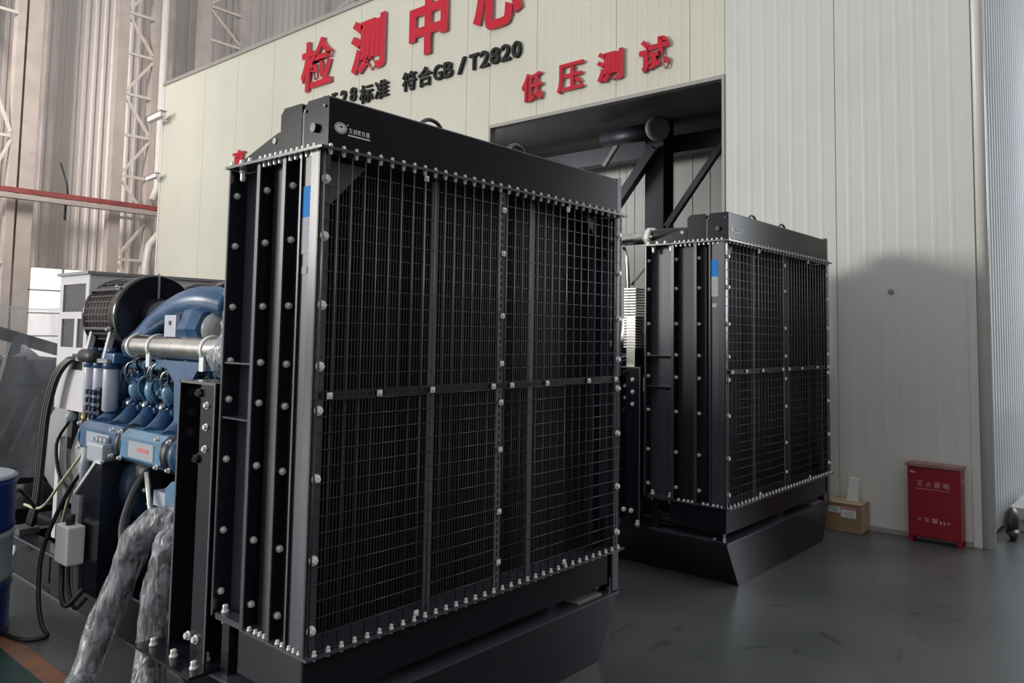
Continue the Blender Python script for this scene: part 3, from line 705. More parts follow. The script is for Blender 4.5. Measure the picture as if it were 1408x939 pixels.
# ------------------------------------------------------------------ engine (blue V engine behind the radiator)
XC = X0+WD/2
def engine():
    t = thing('diesel_engine', (XC, 4.0, .25), 'big blue diesel engine beside the nearest radiator', 'engine')
    # block, sump
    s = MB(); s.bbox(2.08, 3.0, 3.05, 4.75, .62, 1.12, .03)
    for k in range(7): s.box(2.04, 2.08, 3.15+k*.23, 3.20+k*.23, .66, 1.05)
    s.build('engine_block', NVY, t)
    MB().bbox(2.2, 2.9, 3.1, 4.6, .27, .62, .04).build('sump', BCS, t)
    for mx in (1.90, 3.0):
        for my in (3.5, 4.75): MB().bbox(mx, mx+.18, my-.08, my+.08, .241, .70, .01).build('engine_mount', BCS, t)
    # flywheel housing
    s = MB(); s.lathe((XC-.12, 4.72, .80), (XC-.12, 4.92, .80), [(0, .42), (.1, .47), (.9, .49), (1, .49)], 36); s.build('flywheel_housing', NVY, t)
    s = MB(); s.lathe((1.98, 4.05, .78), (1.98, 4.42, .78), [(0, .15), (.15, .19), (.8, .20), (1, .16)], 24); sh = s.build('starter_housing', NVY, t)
    b = MB()
    for k in range(10):
        an = k*math.pi/5; b.hexbolt((1.98+.12*math.cos(an), 4.05, .78+.12*math.sin(an)), (0, -1, 0), .009, .016)
    tag(b.build('cover_bolts', ZNC, sh), kind='stuff')
    b = MB(); b.lathe((1.98, 4.05, .78), (1.98, 4.02, .78), [(0, .085), (.5, .08), (1, .05)], 24); b.build('hub_cap', BCS, sh)
    s = MB(); s.lathe((1.90, 3.98, .86), (1.90, 4.5, .86), [(0, .06), (.1, .075), (.9, .075), (1, .05)], 18); s.build('starter_motor', BCS, t)
    # lower round covers
    s = MB(); s.lathe((2.0, 3.72, .66), (2.3, 3.95, .66), [(0, .17), (.2, .22), (1, .24)], 28); s.build('gear_cover', NVY, t)
    # coolant manifold sections
    zm = 1.005; xm = 1.85
    secs = [(4.66, 4.20), (4.14, 3.70), (3.62, 3.10)]
    for k, (a, b) in enumerate(secs):
        s = MB()
        if k < 2:
            rr = .082
            pr = [(xm-rr, zm-.055), (xm-rr, zm+.05), (xm-.045, zm+rr), (xm+.045, zm+rr), (xm+rr, zm+.05), (xm+rr, zm-.055), (xm+.045, zm-rr), (xm-.045, zm-rr)]
            s.prism(pr, 'Y', a, b)
            s.cyl((xm, a, zm), (xm, a+.025, zm), .088, n=20); s.cyl((xm, b-.025, zm), (xm, b, zm), .088, n=20)
        else: s.lathe((xm, a, zm), (xm, b, zm), [(0, .09), (.06, .09), (.07, .08), (.93, .08), (.94, .09), (1, .09)], 24)
        mf = s.build('coolant_manifold', LBL if k == 1 else BLU, t)
        bz = MB()
        for yy in (a-.02, b+.02):
            for dz in (-.06, .07): bz.hexbolt((xm-.085, yy, zm+dz), (-1, 0, 0), .009, .02)
        bz.build('bolt', ZNC, mf)
        if k < 2:
            MB().box(xm-.086, xm-.082, b+.07, a-.10, zm-.045, zm+.035).build('label_plate', STW, mf)
            q = MB(); q.box(xm-.0875, xm-.086, b+.12, a-.2, zm-.01, zm+.01); q.build('plate_print', BLU if k == 0 else PNK, mf)
    for a, b in ((4.20, 4.14), (3.70, 3.62)):
        s = MB(); s.lathe((xm, a+.01, zm), (xm, b-.01, zm), [(0, .07), (.3, .098), (.7, .098), (1, .07)], 24); s.build('rubber_joint', RUB, t)
    # runners, heads and bulbs
    for k in range(7):
        y = 4.68-k*.197
        s = MB(); s.tube([(xm+.01, y-.10, zm+.05), (1.93, y-.04, 1.10), (1.99, y, 1.165)], .045, 12, rad=lambda q: .058-.018*q); s.build('intake_runner', BLU, t)
        s = MB(); s.lathe((1.965, y, 1.165), (1.98, y, 1.20), [(0, .038), (.5, .038), (1, .03)], 16); s.build('runner_clamp', STL, t)
        s = MB(); s.sphere((2.0, y, 1.265), .056, 16, (1, .9, 1.25)); s.cyl((2.0, y, 1.2), (2.04, y, 1.33), .03, .03, 12)
        s.build('cylinder_bulb', LBL, t)
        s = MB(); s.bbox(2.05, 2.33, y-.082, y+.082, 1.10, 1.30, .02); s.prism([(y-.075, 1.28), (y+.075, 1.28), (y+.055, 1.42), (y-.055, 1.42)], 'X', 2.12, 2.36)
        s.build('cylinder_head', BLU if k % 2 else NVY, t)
        s = MB(); s.tube([(2.0, y+.03, 1.33), (1.99, y+.045, 1.40), (2.05, y+.01, 1.42), (2.1, y-.05, 1.40), (2.14, y-.06, 1.30)], .009, 6, smooth=4); s.build('fuel_line', STL if k % 2 else LBL, t)
        s = MB()
        for q in range(4):
            s.hexbolt((1.955+.012*q, y-.07+.045*q, 1.20-.01*(q % 2)), (-1, 0, 0), .011, .03)
            s.cyl((1.95, y-.06+.04*q, 1.19), (2.03, y-.05+.035*q, 1.16+.02*(q % 2)), .010, n=8)
        s.bbox(1.965, 2.05, y-.075, y+.075, 1.14, 1.19, .01)
        s.build('injector_fittings', BLU, t)
    s = MB(); s.tube([(1.98, 4.75, 1.38), (1.97, 4.3, 1.40), (1.98, 3.8, 1.39), (1.98, 3.3, 1.38)], .022, 10, smooth=3); s.build('fuel_rail', LBL, t)
    s = MB(); s.tube([(2.06, 4.8, 1.44), (2.05, 4.4, 1.46), (2.06, 3.7, 1.44), (2.06, 3.2, 1.44)], .03, 10, smooth=3); s.build('fuel_rail', BLU, t)
    # wiring clutter
    for k in range(16):
        y = 4.8-k*.1; a = random.uniform(-.05, .05)
        s = MB(); s.tube([(1.96+a*.5, y, 1.36+a), (1.92, y-.06, 1.43+a*.6), (1.98, y-.14+a, 1.45), (2.05, y-.12, 1.38+a), (2.02, y-.2, 1.28)], .007, 6, smooth=4)
        s.build('small_pipe', [RUB, LBL, STL, NVY][k % 4], t)
    rnd = random.Random(11)
    for k in range(22):
        y = 4.62-k*.062; z = 1.30+rnd.uniform(-.03, .08); x = 1.93+rnd.uniform(-.02, .05)
        s = MB(); s.tube([(x+.06, y+.05, z-.10), (x, y+.03, z-.02), (x-.01, y-.02, z+.05), (x+.05, y-.07, z+.06), (x+.12, y-.1, z)], .0045+rnd.random()*.004, 6, smooth=4)
        s.build('injection_pipe', [STL, LBL, RUB][k % 3], t)
        if k % 2:
            s = MB(); s.hexbolt((x+.05, y, z-.02), (-1, 0, .2), .016, .035); s.bbox(x+.04, x+.10, y-.03, y+.03, z-.05, z+.01, .008); s.build('pipe_joint', [BLU, LBL, NVY][k % 3], t)
    # fuel filters
    s = MB(); s.bbox(1.87, 2.10, 4.52, 4.97, 1.40, 1.46, .015)
    for q in range(3): s.cyl((1.9, 4.62+q*.12, 1.46), (1.9, 4.62+q*.12, 1.485), .025, n=12)
    s.build('filter_head', BLU, t)
    s = MB(); s.cyl((1.87, 4.70, 1.435), (1.87, 4.93, 1.435), .04, n=20); s.build('pump_body', BCS, t)
    for q in range(3):
        y = 4.88-q*.135
        s = MB(); s.lathe((1.90, y, 1.13), (1.90, y, 1.395), [(0, .030), (.04, .042), (.94, .043), (1, .036)], 20); f_ = s.build('fuel_filter', LAV, t)
        MB().lathe((1.90, y, 1.37), (1.90, y, 1.41), [(0, .046), (1, .046)], 20).build('filter_collar', BLU, f_)
    s = MB(); s.bbox(1.86, 1.96, 4.66, 4.80, 1.08, 1.26, .01)
    for q in range(12): s.cyl((1.85, 4.67+(q % 3)*.05, 1.10+(q//3)*.045), (1.83, 4.67+(q % 3)*.05, 1.10+(q//3)*.045), .014, n=8)
    s.build('connector_block', NVY, t)
    s = MB(); s.cyl((1.89, 4.92, 1.04), (1.89, 4.92, 1.10), .02, n=12); s.cyl((1.89, 4.84, 1.04), (1.89, 4.84, 1.10), .018, n=12); s.build('drain_tap', BRS, t)
    # stainless charge pipe with clamps and elbow
    s = MB(); s.tube([(1.93, 4.42, 1.505), (1.93, 3.9, 1.505), (1.93, 3.46, 1.505), (1.95, 3.32, 1.53), (1.98, 3.25, 1.60), (1.98, 3.24, 1.75)], .062, 20, smooth=4); pp = s.build('charge_pipe', STL, t)
    for y in (4.36, 4.12, 3.56):
        MB().lathe((1.93, y-.015, 1.505), (1.93, y+.015, 1.505), [(0, .066), (.5, .069), (1, .066)], 24).build('pipe_clamp', ZNC, pp)
    for y in (4.12, 3.56):
        s = MB(); s.box(1.875, 1.885, y-.02, y+.02, 1.40, 1.50); s.build('clamp_strap', ZNC, pp)
    # blue arching outlet
    s = MB(); s.tube([(1.93, 4.36, 1.505), (1.95, 4.45, 1.50), (1.99, 4.42, 1.545), (2.0, 4.25, 1.645), (2.0, 4.10, 1.695), (2.0, 3.93, 1.735), (2.02, 3.76, 1.745), (2.06, 3.62, 1.72)], .07, 18, smooth=4, rad=lambda q: .066+.012*q)
    s.build('air_outlet_duct', BLU, t)
    # turbo housing
    s = MB(); s.lathe((2.02, 3.90, 1.60), (2.02, 3.70, 1.60), [(0, .11), (.3, .135), (.7, .135), (1, .11)], 8); s.build('turbo_housing', BLU, t)
    s = MB(); s.obox((1.90, 3.98, 1.615), (1.90, 3.86, 1.615), .02, .11, (0, 0, 1)); tb = s.build('turbo_plate', LAV, t)
    MB().cyl((1.892, 3.92, 1.63), (1.886, 3.92, 1.63), .012, n=10).build('plate_plug', RUB, tb)
    s = MB(); s.lathe((2.02, 3.70, 1.60), (2.02, 3.63, 1.60), [(0, .085), (.4, .09), (1, .05)], 24); s.build('compressor_cover', ALT, t)
    # blue bracket arms under the pipe
    s = MB(); s.prism([(4.08, 1.44), (3.45, 1.44), (3.45, 1.405), (3.64, 1.40), (3.73, 1.31), (3.76, 1.07), (3.85, 1.07), (3.87, 1.33), (3.96, 1.40), (4.08, 1.405)], 'X', 1.90, 1.93); s.build('support_bracket', BLU, t)
    # oil filters & blue paddle cooler
    for y in (3.78, 3.62, 3.46):
        s = MB(); s.lathe((1.87, y, .46), (1.87, y, .80), [(0, .05), (.05, .062), (.95, .062), (1, .05)], 20); s.build('oil_filter', BLU, t)
    s = MB(); s.prism([(3.62, .66), (3.62, .86), (3.56, .90), (3.46, .90), (3.40, .86), (3.40, .66), (3.46, .62), (3.56, .62)], 'X', 1.76, 1.80); s.build('cover_plate', LBL, t)
    s = MB(); s.box(1.80, 1.9, 3.6, 3.82, .75, .82); s.build('pipe_stub', LAV, t)
    # coolant side pipe
    s = MB(); s.tube([(1.80, 4.60, .95), (1.79, 4.62, .85), (1.80, 4.62, .70)], .03, 10); s.build('drop_pipe', DRW, t)
    # air filters
    for sx in (0, 1):
        xf = 2.09 if sx == 0 else 2.60
        zf = 1.675
        s = MB(); s.lathe((xf, 5.0, zf), (xf, 4.5, zf), [(0, .20), (.03, .225), (.08, .225), (.10, .205), (.80, .205), (.82, .232), (.97, .235), (1, .225)], 48); af = s.build('air_filter', BLK, t)
        s = MB(); s.lathe((xf, 4.95, zf), (xf, 4.62, zf), [(0, .209), (1, .209)], 48, cap=False); s.build('filter_core', TRF, af)
        s = MB()
        for k in range(36):
            an = 2*math.pi*k/36; c, d = math.cos(an)*.216, math.sin(an)*.216
            s.obox((xf+c, 4.96, zf+d), (xf+c, 4.60, zf+d), .006, .006)
        for k in range(8):
            y = 4.94-k*.045
            s.tube([(xf+.216*math.cos(a), y, zf+.216*math.sin(a)) for a in [2*math.pi*i/36 for i in range(37)]], .0035, 4, closed_ends=False)
        tag(s.build('filter_cage', BCS, af), kind='stuff')
        for k in range(6):
            an = R(20+k*60); c, d = math.cos(an)*.23, math.sin(an)*.23
            q = MB(); q.obox((xf+c, 4.99, zf+d), (xf+c, 4.56, zf+d), .02, .015); q.build('band_latch', BCS, af)
            q = MB(); q.hexbolt((xf+c, 4.60, zf+d), (math.cos(an), 0, math.sin(an)), .009, .025); q.build('bolt', ZNC, af)
        for yy in (4.915, 4.655):
            MB().prism([(xf-.2, zf-.25), (xf+.2, zf-.25), (xf+.16, zf-.12), (xf-.16, zf-.12)], 'Y', yy-.015, yy+.014).build('filter_cradle', BCS, t)
            MB().obox((xf-.21, yy, zf-.25), (xf-.18, yy, zf-.10), .03, .03, (0, 1, 0)).build('cradle_strap', WHT, t)
        s = MB(); s.box(xf-.24, xf+.24, 4.56, 5.0, zf-.272, zf-.25); s.build('mounting_plate', ALT, t)
        s = MB(); s.lathe((xf, 4.5, zf), (xf, 4.17, zf), [(0, .095), (.06, .10), (.12, .085), (1, .085)], 28); s.build('intake_pipe', BLK, t)
        s = MB(); s.box(xf-.004, xf+.004, 4.485, 4.495, zf+.08, zf+.23); s.box(xf+.0, xf+.1, 4.485, 4.495, zf+.076, zf+.082); s.build('disc_seam', ALT, t)
    # wrapped tube rising beside the radiator
    def crinkle(base, amp): return lambda q: (lambda an: base*(1+amp*math.sin(q*61+an*2)+amp*math.sin(q*23-an*3)))
    s = MB(); s.tube([(1.86, 3.30, 1.46), (1.84, 3.20, 1.52), (1.82, 3.14, 1.60), (1.80, 3.10, 1.72), (1.78, 3.08, 1.80)], .06, 20, smooth=8, rad=lambda q: (lambda an: (.085-.025*q)*(1+.07*math.sin(q*61+an*2)+.06*math.sin(q*23-an*3)))); s.build('wrapped_hose', FLM, t)
    s = MB(); s.tube([(1.86, 3.30, 1.47), (1.82, 3.14, 1.60), (1.78, 3.08, 1.80)], .05, 12, smooth=4); s.build('hose_core', WHT, t)
    s = MB(); s.lathe((1.76, 3.06, 1.80), (1.76, 3.06, 1.98), [(0, .03), (.2, .035), (.25, .025), (.5, .025), (.55, .034), (.8, .03), (1, .02)], 16); s.build('vent_fitting', ZNC, t)
    s = MB(); s.tube([(1.74, 3.02, 1.95), (1.73, 3.01, 2.12), (1.72, 2.98, 2.19)], .028, 14, smooth=3); s.build('vent_pipe', WHT, t)
    MB().box(1.69, 1.705, 3.02, 3.035, 1.95, 2.2).build('stay_rod', TRM, t)
    # coolant outlet pipe over the shroud
    s = MB(); s.tube([(2.05, 3.9, 2.10), (1.98, 3.4, 2.22), (1.95, 3.05, 2.27)], .06, 16, smooth=3)
    cp = None
    # fan belt guard and front of engine, behind the radiator
    s = MB(); s.bbox(2.0, 3.1, 2.95, 3.06, .8, 1.6, .02); s.build('belt_guard', BCS, t)
    s = MB(); s.tube([(1.66, 3.60, .95), (1.66, 3.55, .8), (1.68, 3.3, .62)], .012, 8); s.build('dip_stick', STL, t)
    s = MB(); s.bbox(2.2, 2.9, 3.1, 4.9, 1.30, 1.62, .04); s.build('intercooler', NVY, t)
    return t

def alternator():
    t = thing('alternator', (XC, 5.5, .25), 'grey alternator with tall white terminal cabinet behind the blue engine', 'generator')
    s = MB(); s.lathe((XC, 4.98, .765), (XC, 6.1, .765), [(0, .46), (.04, .50), (.5, .515), (.94, .5), (1, .40)], 48); s.build('alternator_body', ALT, t)
    s = MB(); s.box(2.05, 3.03, 5.05, 6.05, .24, .32); s.build('mounting_foot', BLK, t)
    x0, x1, y0, y1, z0, z1 = 2.0, 3.08, 5.25, 5.72, 1.07, 1.95
    s = MB(); s.box(x0+.015, x1, y0, y1, z0, z1-.012)
    cb = s.build('terminal_cabinet', ALT, t)
    c2 = MB(); c2.box(x0+.004, x1-.2, y0-.006, y0, z0, z1-.012); c2.build('front_sheet', WHT, cb)
    s = MB(); s.box(x0-.02, x1+.02, y0-.02, y1+.02, z1-.0115, z1+.006); s.build('cabinet_lid', ALT, cb)
    # left face: frame with dark windows
    s = MB()
    for (ya, yb, za, zb_) in ((y0, y0+.05, z0, z1-.012), (y1-.05, y1, z0, z1-.012), (y0+.05, y1-.05, z1-.07, z1-.012), (y0+.05, y1-.05, 1.655, 1.70), (y0+.05, y1-.05, z0, 1.47), (y0+.16, y0+.205, 1.47, 1.655)):
        s.box(x0, x0+.015, ya, yb, za, zb_)
    s.build('cabinet_frame', WHT, cb)
    s = MB(); s.box(x0+.010, x0+.0145, y0+.05, y1-.05, 1.47, 1.88); s.build('dark_opening', BCS, cb)
    s = MB(); s.box(x0-.004, x0, y0+.04, y0+.20, 1.37, 1.43); s.box(x0-.004, x0, y0+.04, y0+.2, 1.33, 1.37); s.build('cable_gland_plate', BLK, cb)
    s = MB(); s.prism([(y0+.28, 1.08), (y0+.18, 1.08), (y0+.22, .82), (y0+.27, .82)], 'X', x0+.02, x0+.05); s.build('lifting_lug', BCS, t)
    MB().sphere((x0+.01, y0+.20, 1.03), .035).build('lug_cap', DRW, t)
    for k in range(3):
        o = k*.035
        s = MB(); s.tube([(x0+.01, 5.40-o, 1.39), (x0-.03, 5.46-o, 1.39), (x0-.06, 5.58-o, 1.28), (x0-.07, 5.68-o, 1.05), (x0-.07, 5.72-o, .8), (x0-.07, 5.76-o, .5), (x0-.07, 5.85-o, .3)], .016, 8, smooth=5)
        s.build('power_cable', RUB, t)
    s = MB(); s.box(x0-.03, x0, 5.5, 5.56, .26, .9); s.build('pale_post', WHT, t)
    s = MB(); s.tube([(x0+.0, 5.45, 1.0), (x0-.05, 5.5, .85), (x0-.03, 5.42, .62), (x0+.05, 5.2, .5)], .012, 8, smooth=5); s.build('power_cable', RUB, t)
    return t

def base_frame():
    t = thing('base_frame', (XC, 5.0, 0), 'long dark steel base frame under the nearest blue engine', 'frame')
    for x in (1.85, 3.13):
        s = MB(); s.box(x+.05, x+.06, 3.35, 6.8, .012, .238); s.box(x, x+.11, 3.35, 6.8, 0, .012); s.box(x, x+.11, 3.35, 6.8, .228, .24)
        b = s.build('side_beam', BLK, t)
        MB().box(x-.002, x+.003, 3.35, 6.8, .2285, .2395).build('lip', GRY, b); MB().box(x-.002, x+.003, 3.35, 6.8, .0, .012).build('lip', GRY, b)
        for y in (4.55, 5.4, 6.2):
            MB().box(x+.045, x+.051, y-.05, y+.05, .03, .21).build('stiffener', BLK, b)
    for y in (3.6, 4.4, 5.2, 5.95, 6.7):
        MB().box(1.96, 3.13, y-.04, y+.04, .1, .24).build('cross_beam', BLK, t)
    for y in (5.9, 5.2, 4.7): MB().box(1.87, 1.99, y-.08, y+.08, .24, .275).build('pad', GRY, t)
    MB().cyl((1.86, 5.83, .15), (1.84, 5.83, .15), .03, n=14).build('end_cap', ZNC, t)
    return t

rad = radiator()
eng = engine(); alt = alternator(); frm = base_frame()

# control cabinet bracket beside the engine
cb = thing('control_box', (1.72, 4.35, 0), 'black upright control box with a small white junction box on its side', 'box')
s = MB(); s.prism([(4.62, .25), (4.30, .25), (4.30, .92), (4.36, .92), (4.62, .72)], 'X', 1.70, 1.90); s.build('housing', BLK, cb)
s = MB(); s.box(1.685, 1.70, 4.52, 4.62, .25, .72); s.build('side_strip', ALT, cb)
s = MB(); s.obox((1.70, 4.62, .72), (1.70, 4.36, .92), .015, .02, (1, 0, 0)); s.obox((1.70, 4.36, .92), (1.70, 4.30, .92), .015, .02, (1, 0, 0)); s.build('edge_trim', ZNC, cb)
s = MB(); s.bbox(1.60, 1.685, 4.42, 4.58, .40, .59, .008); jb = s.build('junction_box', WHT, cb)
MB().cyl((1.64, 4.50, .59), (1.64, 4.50, .64), .022, n=12).build('cable_gland', RUB, jb)
s = MB(); s.bbox(1.72, 1.86, 4.36, 4.56, .90, 1.0, .015)
for q in range(3): s.cyl((1.76, 4.40+q*.05, .99), (1.76, 4.40+q*.05, 1.03), .018, n=10)
s.build('plug_connector', DRW, cb)
s = MB(); s.tube([(1.64, 4.58, .40), (1.64, 4.57, .30), (1.62, 4.50, .22), (1.62, 4.42, .21), (1.66, 4.34, .30)], .014, 8, smooth=5); s.build('cable', RUB, cb)
s = MB(); s.tube([(1.66, 4.55, .40), (1.66, 4.53, .26), (1.66, 4.44, .18), (1.68, 4.36, .24)], .010, 8, smooth=5); s.build('cable', RUB, cb)
cb.location.y -= .12

def cable(name, pts, r, m, label):
    o = MB().tube(pts, r, 8, smooth=6).build(name, m); tag(o, label, 'cable'); return o
cable('hanging_cable', [(1.83, 4.60, .90), (1.75, 4.72, .70), (1.66, 4.78, .40), (1.62, 4.70, .18), (1.60, 4.58, .06), (1.60, 4.50, .012), (1.50, 4.55, .012), (1.45, 4.80, .012), (1.42, 5.05, .012)], .012, RUB, 'long black cable looping from the control box down to the floor')
cable('hanging_cable', [(1.80, 5.35, .50), (1.70, 5.35, .62), (1.60, 5.20, .52), (1.52, 5.05, .25), (1.45, 5.0, .06), (1.40, 5.02, .012)], .012, RUB, 'black cable arching over the frame next to the drum')
cable('hanging_cable', [(1.84, 4.66, .98), (1.80, 4.95, .72), (1.80, 5.25, .52), (1.82, 5.6, .48)], .008, YEL, 'thin cream cable sloping down left of the control box')
cable('hanging_cable', [(1.86, 4.66, .93), (1.84, 4.90, .70), (1.86, 5.1, .42)], .009, YEL, 'second cream cable beneath the sloping one')
cable('hanging_cable', [(1.84, 3.90, .93), (1.74, 3.86, .84), (1.66, 3.80, .70), (1.62, 3.70, .62), (1.62, 3.60, .60)], .022, RUB, 'thick black cable dropping into the wrapped hose')
# hoses wrapped in clear film
def wrapped(pts, r, label, seed):
    t = thing('wrapped_hose', pts[-1], label, 'hose', 'film wrapped hoses hanging from the engine')
    MB().tube(pts, r*.75, 14, smooth=6).build('hose', RUB, t)
    rnd = random.Random(seed); ph = [rnd.uniform(0, 6) for _ in range(6)]
    def rad(q):
        return lambda an: r*(1+.06*math.sin(q*26+an*2+ph[0])+.045*math.sin(q*34-3*an+ph[1])+.03*math.sin(q*12+5*an+ph[2])+.02*math.sin(q*90+2*an+ph[3]))
    MB().tube(pts, r, 28, smooth=16, rad=rad).build('film_wrap', FLM, t)
    return t
wrapped([(1.72, 3.40, .76), (1.65, 3.48, .74), (1.61, 3.55, .67), (1.60, 3.615, .535), (1.54, 3.68, .30), (1.457, 3.66, .08), (1.33, 3.45, .07)], .065, 'film wrapped hose leaning left and running down to the floor edge', 3)
wrapped([(1.76, 3.36, .74), (1.67, 3.34, .70), (1.62, 3.32, .60), (1.60, 3.33, .42), (1.58, 3.31, .22), (1.52, 3.20, .075), (1.42, 3.02, .065)], .062, 'film wrapped hose hanging straight beside the radiator post', 5)
s = MB(); s.tube([(1.74, 3.34, .58), (1.70, 3.27, .52), (1.68, 3.24, .48), (1.69, 3.24, .40)], .06, 18, smooth=5)
tag(s.build('pipe_elbow', STL), 'shiny bare steel elbow between wrapped hose and radiator post', 'pipe')

# blue and white drum at the left
def drum():
    t = thing('oil_drum', (1.26, 4.90, 0), 'blue and white banded drum at the left edge of the picture', 'drum')
    c = (1.26, 4.90)
    z = 0
    for k, (h, m, nm) in enumerate(((.27, DRM, 'lower_band'), (.26, DRW, 'middle_band'), (.27, DRM, 'upper_band'))):
        MB().lathe((*c, z), (*c, z+h), [(0, .270), (.08, .283), (.16, .275), (.84, .275), (.92, .283), (1, .272)], 40).build(nm, m, t); z += h
    MB().lathe((*c, z), (*c, z+.02), [(0, .28), (.5, .28), (1, .262)], 40).build('drum_lid', DRW, t)
    return t
drum()

# ------------------------------------------------------------------ second generating set: copies
index_kids()
OFF = (3.145, 0, 0)
r2_ = copy_tree(rad, off=OFF); tag(r2_, 'farther black radiator with wire guard, standing right of the nearest one')
e2 = copy_tree(eng, off=OFF)
for o in list(bpy.data.objects):
    if o.parent == e2 and o.name.split('.')[0] in ('wrapped_hose', 'hose_core', 'vent_fitting', 'vent_pipe', 'stay_rod'): bpy.data.objects.remove(o)
tag(e2, 'second diesel engine hidden behind the farther radiator')
f2 = copy_tree(frm, off=OFF); tag(f2, 'base frame under the second engine behind the farther radiator')
a2 = copy_tree(alt, off=OFF); tag(a2, 'alternator and cabinet of the second set behind the farther radiator')
MB().box(4.87, 4.99, 3.02, 3.09, .32, 1.75).build('ribbed_stand', STL, e2)
fin = MB()
for k in range(22): fin.box(4.855, 5.005, 3.005, 3.105, 1.52+k*.02, 1.53+k*.02)
tag(fin.build('stand_fins', ZNC, e2), kind='stuff')
# coolant pipe with flange, seen left of the farther radiator
g = thing('coolant_pipe', (4.95, 3.4, 2.2), 'pale coolant pipe with bolted flange left of the farther radiator top', 'pipe')
MB().tube([(4.93, 2.93, 2.315), (4.93, 3.3, 2.315), (4.93, 3.9, 2.315)], .042, 18).build('pipe', STL, g)
MB().lathe((4.93, 2.90, 2.315), (4.93, 2.94, 2.315), [(0, .075), (1, .075)], 20).build('flange', ZNC, g)
MB().tube([(4.93, 2.9, 2.32), (4.94, 2.82, 2.33), (4.98, 2.72, 2.33), (5.05, 2.62, 2.33)], .05, 14, smooth=3).build('rubber_elbow', RUB, g)
b = MB()
for k in range(6):
    an = k*math.pi/3; b.hexbolt((4.93+.06*math.cos(an), 2.90, 2.315+.06*math.sin(an)), (0, -1, 0), .009, .02)
b.build('bolt', ZNC, g)
MB().tube([(4.93, 3.16, 2.26), (4.92, 3.12, 2.18), (4.92, 3.11, 2.0), (4.95, 3.11, 1.3)], .013, 8).build('drop_pipe', STL, g)
MB().obox((4.95, 3.10, 1.98), (4.95, 2.93, 2.16), .012, .012).build('stay_rod', RUB, g)

# ------------------------------------------------------------------ wrapped machine in the background (left)
t = thing('wrapped_machine', (2.6, 8.6, 0), 'dark machine under a hanging clear plastic sheet behind the alternator', 'machine')
MB().bbox(2.1, 3.2, 7.9, 9.6, .35, 1.05, .05).build('machine_body', BCS, t)
MB().bbox(2.3, 3.0, 8.0, 9.4, 1.05, 1.30, .05).build('upper_body', NVY, t)
MB().obox((2.05, 7.95, 1.62), (3.05, 7.9, 1.30), .12, .10).build('sloping_arm', BCS, t)
MB().obox((2.35, 7.7, 1.45), (2.15, 7.75, .35), .10, .08).build('leg', BCS, t)
MB().lathe((2.42, 7.75, 1.34), (2.42, 7.75, 1.44), [(0, .14), (1, .03)], 20).build('funnel', LAV, t)
MB().cyl((2.42, 7.75, 1.2), (2.42, 7.75, 1.34), .05, n=14).build('neck', BCS, t)
MB().lathe((2.75, 8.0, .7), (2.75, 7.8, .7), [(0, .2), (.6, .2), (1, .12)], 24).build('pulley', BCS, t)
MB().lathe((2.95, 7.95, 1.25), (2.95, 7.75, 1.25), [(0, .18), (.6, .18), (1, .1)], 24).build('drum_cover', ALT, t)
for k in range(5): MB().obox((2.25+k*.16, 7.84, .45+.05*k), (2.45+k*.14, 7.84, .95+.03*k), .02, .03).build('rib_bar', GRY, t)
MB().box(2.1, 3.25, 7.8, 9.7, .22, .35).build('base', BLK, t)
for x in (2.15, 3.1): MB().box(x, x+.1, 7.85, 9.6, 0, .22).build('skid', BLK, t)
# sheet
s = MB(); nx, nz = 26, 22; vs = []
for k in range(nz+1):
    for i in range(nx+1):
        u = i/nx; v = k/nz
        x = 1.7+u*1.8; top = 1.74+.10*u+.03*math.sin(u*9)
        z = .30+(top-.30)*v
        y = 7.58+.04*math.sin(u*21+v*3)+.03*math.sin(u*47+v*7)+(.03 if v < .5 else .03+.35*(v-.5)**2)
        vs.append((x, y, z))
for i in range(nx+1): u = i/nx; vs.append((1.7+u*1.8, 9.0, 1.70+.1*u))
fs = [(k*(nx+1)+i, k*(nx+1)+i+1, (k+1)*(nx+1)+i+1, (k+1)*(nx+1)+i) for k in range(nz+1) for i in range(nx)]
s.add(vs, fs, True); sh = s.build('plastic_sheet', SHT, fixn=False)
tag(sh, 'clear crinkled plastic sheet draped over the machine at the far left', 'sheet')
t = MB(); t.obox((3.45, 7.0, .05), (3.9, 9.4, .05), .08, .1); tag(t.build('timber_beam', CLM), 'pale timber lying on the floor by the wrapped machine', 'beam')

# ------------------------------------------------------------------ fire extinguisher cabinet
g = thing('extinguisher_cabinet', (7.05, 1.56, 0), 'red metal fire extinguisher cabinet standing against the booth wall', 'cabinet')
fx0, fx1, fy0, fy1, fz0, fz1 = 6.975, 7.115, 1.375, 1.755, .045, .60
s = MB(); s.bbox(fx0, fx1, fy0, fy1, fz0, fz1, .004); body = s.build('cabinet_body', FBX, g)
s = MB(); s.box(fx0-.006, fx0, fy0+.008, fy1-.008, fz0+.01, fz1-.012); dr = s.build('cabinet_door', FBX, g)
s = MB(); s.prism([(fy0-.012, fz1), (fy1+.012, fz1), (fy1+.012, fz1+.022), (fy0-.012, fz1+.022)], 'X', fx0-.018, fx1+.006); s.build('cabinet_lid', FBT, g)
for y in (fy0, fy1-.03):
    for x in (fx0, fx1-.03): MB().box(x, x+.03, y, y+.03, 0, fz0).build('foot', FBX, g)
fr_ = lambda y, z, w_, h: ((fx0-.0062, y, z), (0, -1, 0), (0, 0, 1), w_, h)
for k, ch in enumerate('灭火器箱'): tag(glyph('door_character', ch, [LETR], dr, fr_(1.685-k*.062, .445, .045, .045), .01, .0015))
s = MB(); s.box(fx0-.0075, fx0-.006, 1.45, 1.69, .425, .429); s.build('door_underline', LETR, dr)
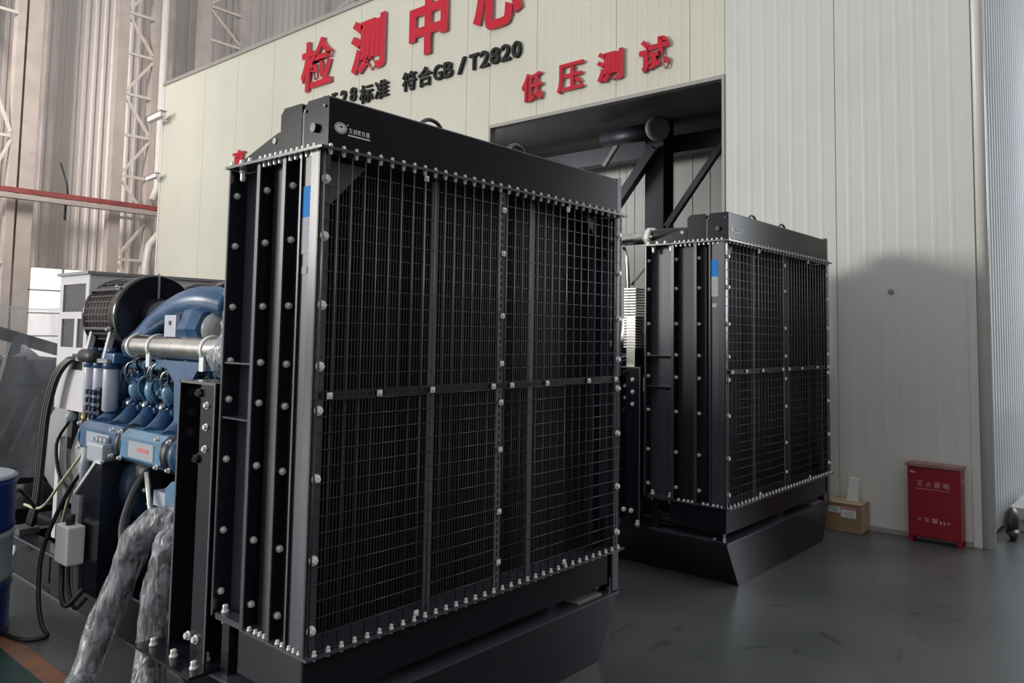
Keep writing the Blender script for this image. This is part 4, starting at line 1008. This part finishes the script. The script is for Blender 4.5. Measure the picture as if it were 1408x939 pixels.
for k, ch in enumerate('火警'): glyph('door_character', ch, [LETR], dr, fr_(1.685-k*.052, .170, .034, .034), .006, .0015)
for k, ch in enumerate('119'): glyph('door_character', ch, [LETR], dr, fr_(1.525-k*.026, .165, .013 if ch == '1' else .02, .026), .006, .0015)
s = MB(); s.box(fx0-.0075, fx0-.006, 1.543, 1.578, .168, .190); s.box(fx0-.0075, fx0-.006, 1.538, 1.583, .194, .203); s.box(fx0-.0075, fx0-.006, 1.556, 1.565, .19, .194); s.build('telephone_mark', LETR, dr)
MB().box(fx0-.0075, fx0-.006, 1.695, 1.735, .545, .562).build('door_tag', LETR, dr)
MB().box(fx0+.05, fx0+.09, fy0-.0015, fy0, .49, .53).build('side_tag', LETR, body)

# cardboard box and paper roll
g = thing('cardboard_box', (7.0, 2.3, 0), 'brown cardboard box with white labels beside the farther radiator', 'box')
s = MB(); s.bbox(6.88, 7.10, 2.09, 2.46, .002, .235, .004); bx = s.build('box_body', CRD, g)
MB().box(6.873, 7.105, 2.085, 2.465, .235, .240).build('top_flap', CRD2, g)
MB().box(6.884, 7.096, 2.0875, 2.0895, .01, .23).build('end_face', CRD2, bx)
MB().box(6.8775, 6.8795, 2.255, 2.36, .155, .205).build('label', PAP, g); MB().box(6.8775, 6.8795, 2.13, 2.25, .125, .185).build('label', PAP, g)
MB().box(6.877, 6.8795, 2.13, 2.25, .19, .21).build('red_print', LETR, g)
s = MB()
for k in range(4): s.box(6.877, 6.8776, 2.27+.0*k, 2.35, .165+k*.01, .168+k*.01); s.box(6.877, 6.8776, 2.14, 2.24-.02*(k % 2), .135+k*.011, .138+k*.011)
s.build('label_print', INK, g)
s = MB(); s.prism([(2.245, .241), (2.155, .241), (2.145, .43), (2.22, .44)], 'X', 7.01, 7.05)
o = s.build('paper_roll', PAP); tag(o, 'white folded paper roll leaning on top of the cardboard box', 'paper')

# items on the floor beyond the booth corner
for k, (x, z, lb) in enumerate(((8.0, 0, 'pale block on the floor beyond the booth corner, under another'), (7.95, .105, 'pale block stacked on top beyond the booth corner'))):
    s = MB(); s.bbox(x, x+.9, 1.05, 1.2, z, z+.10, .008); tag(s.build('stone_block', CONC), lb, 'block')
s = MB(); n = 14
s.sphere((7.66, 1.14, .13), .11, 14, (1.0, .55, 1.15)); s.sphere((7.60, 1.12, .05), .06, 10, (1.6, .7, .8))
tag(s.build('black_bag', RUB), 'crumpled black bag lying beside the booth corner pipe', 'bag')
# wall screws and scuff marks
tag(MB().hexbolt((XW-.002, 1.9, 2.02), (-1, 0, 0), .018, .02).build('wall_hook', TRM), 'small metal hook on the pale wall right of the farther radiator', 'hook')
bpy.context.view_layer.update()
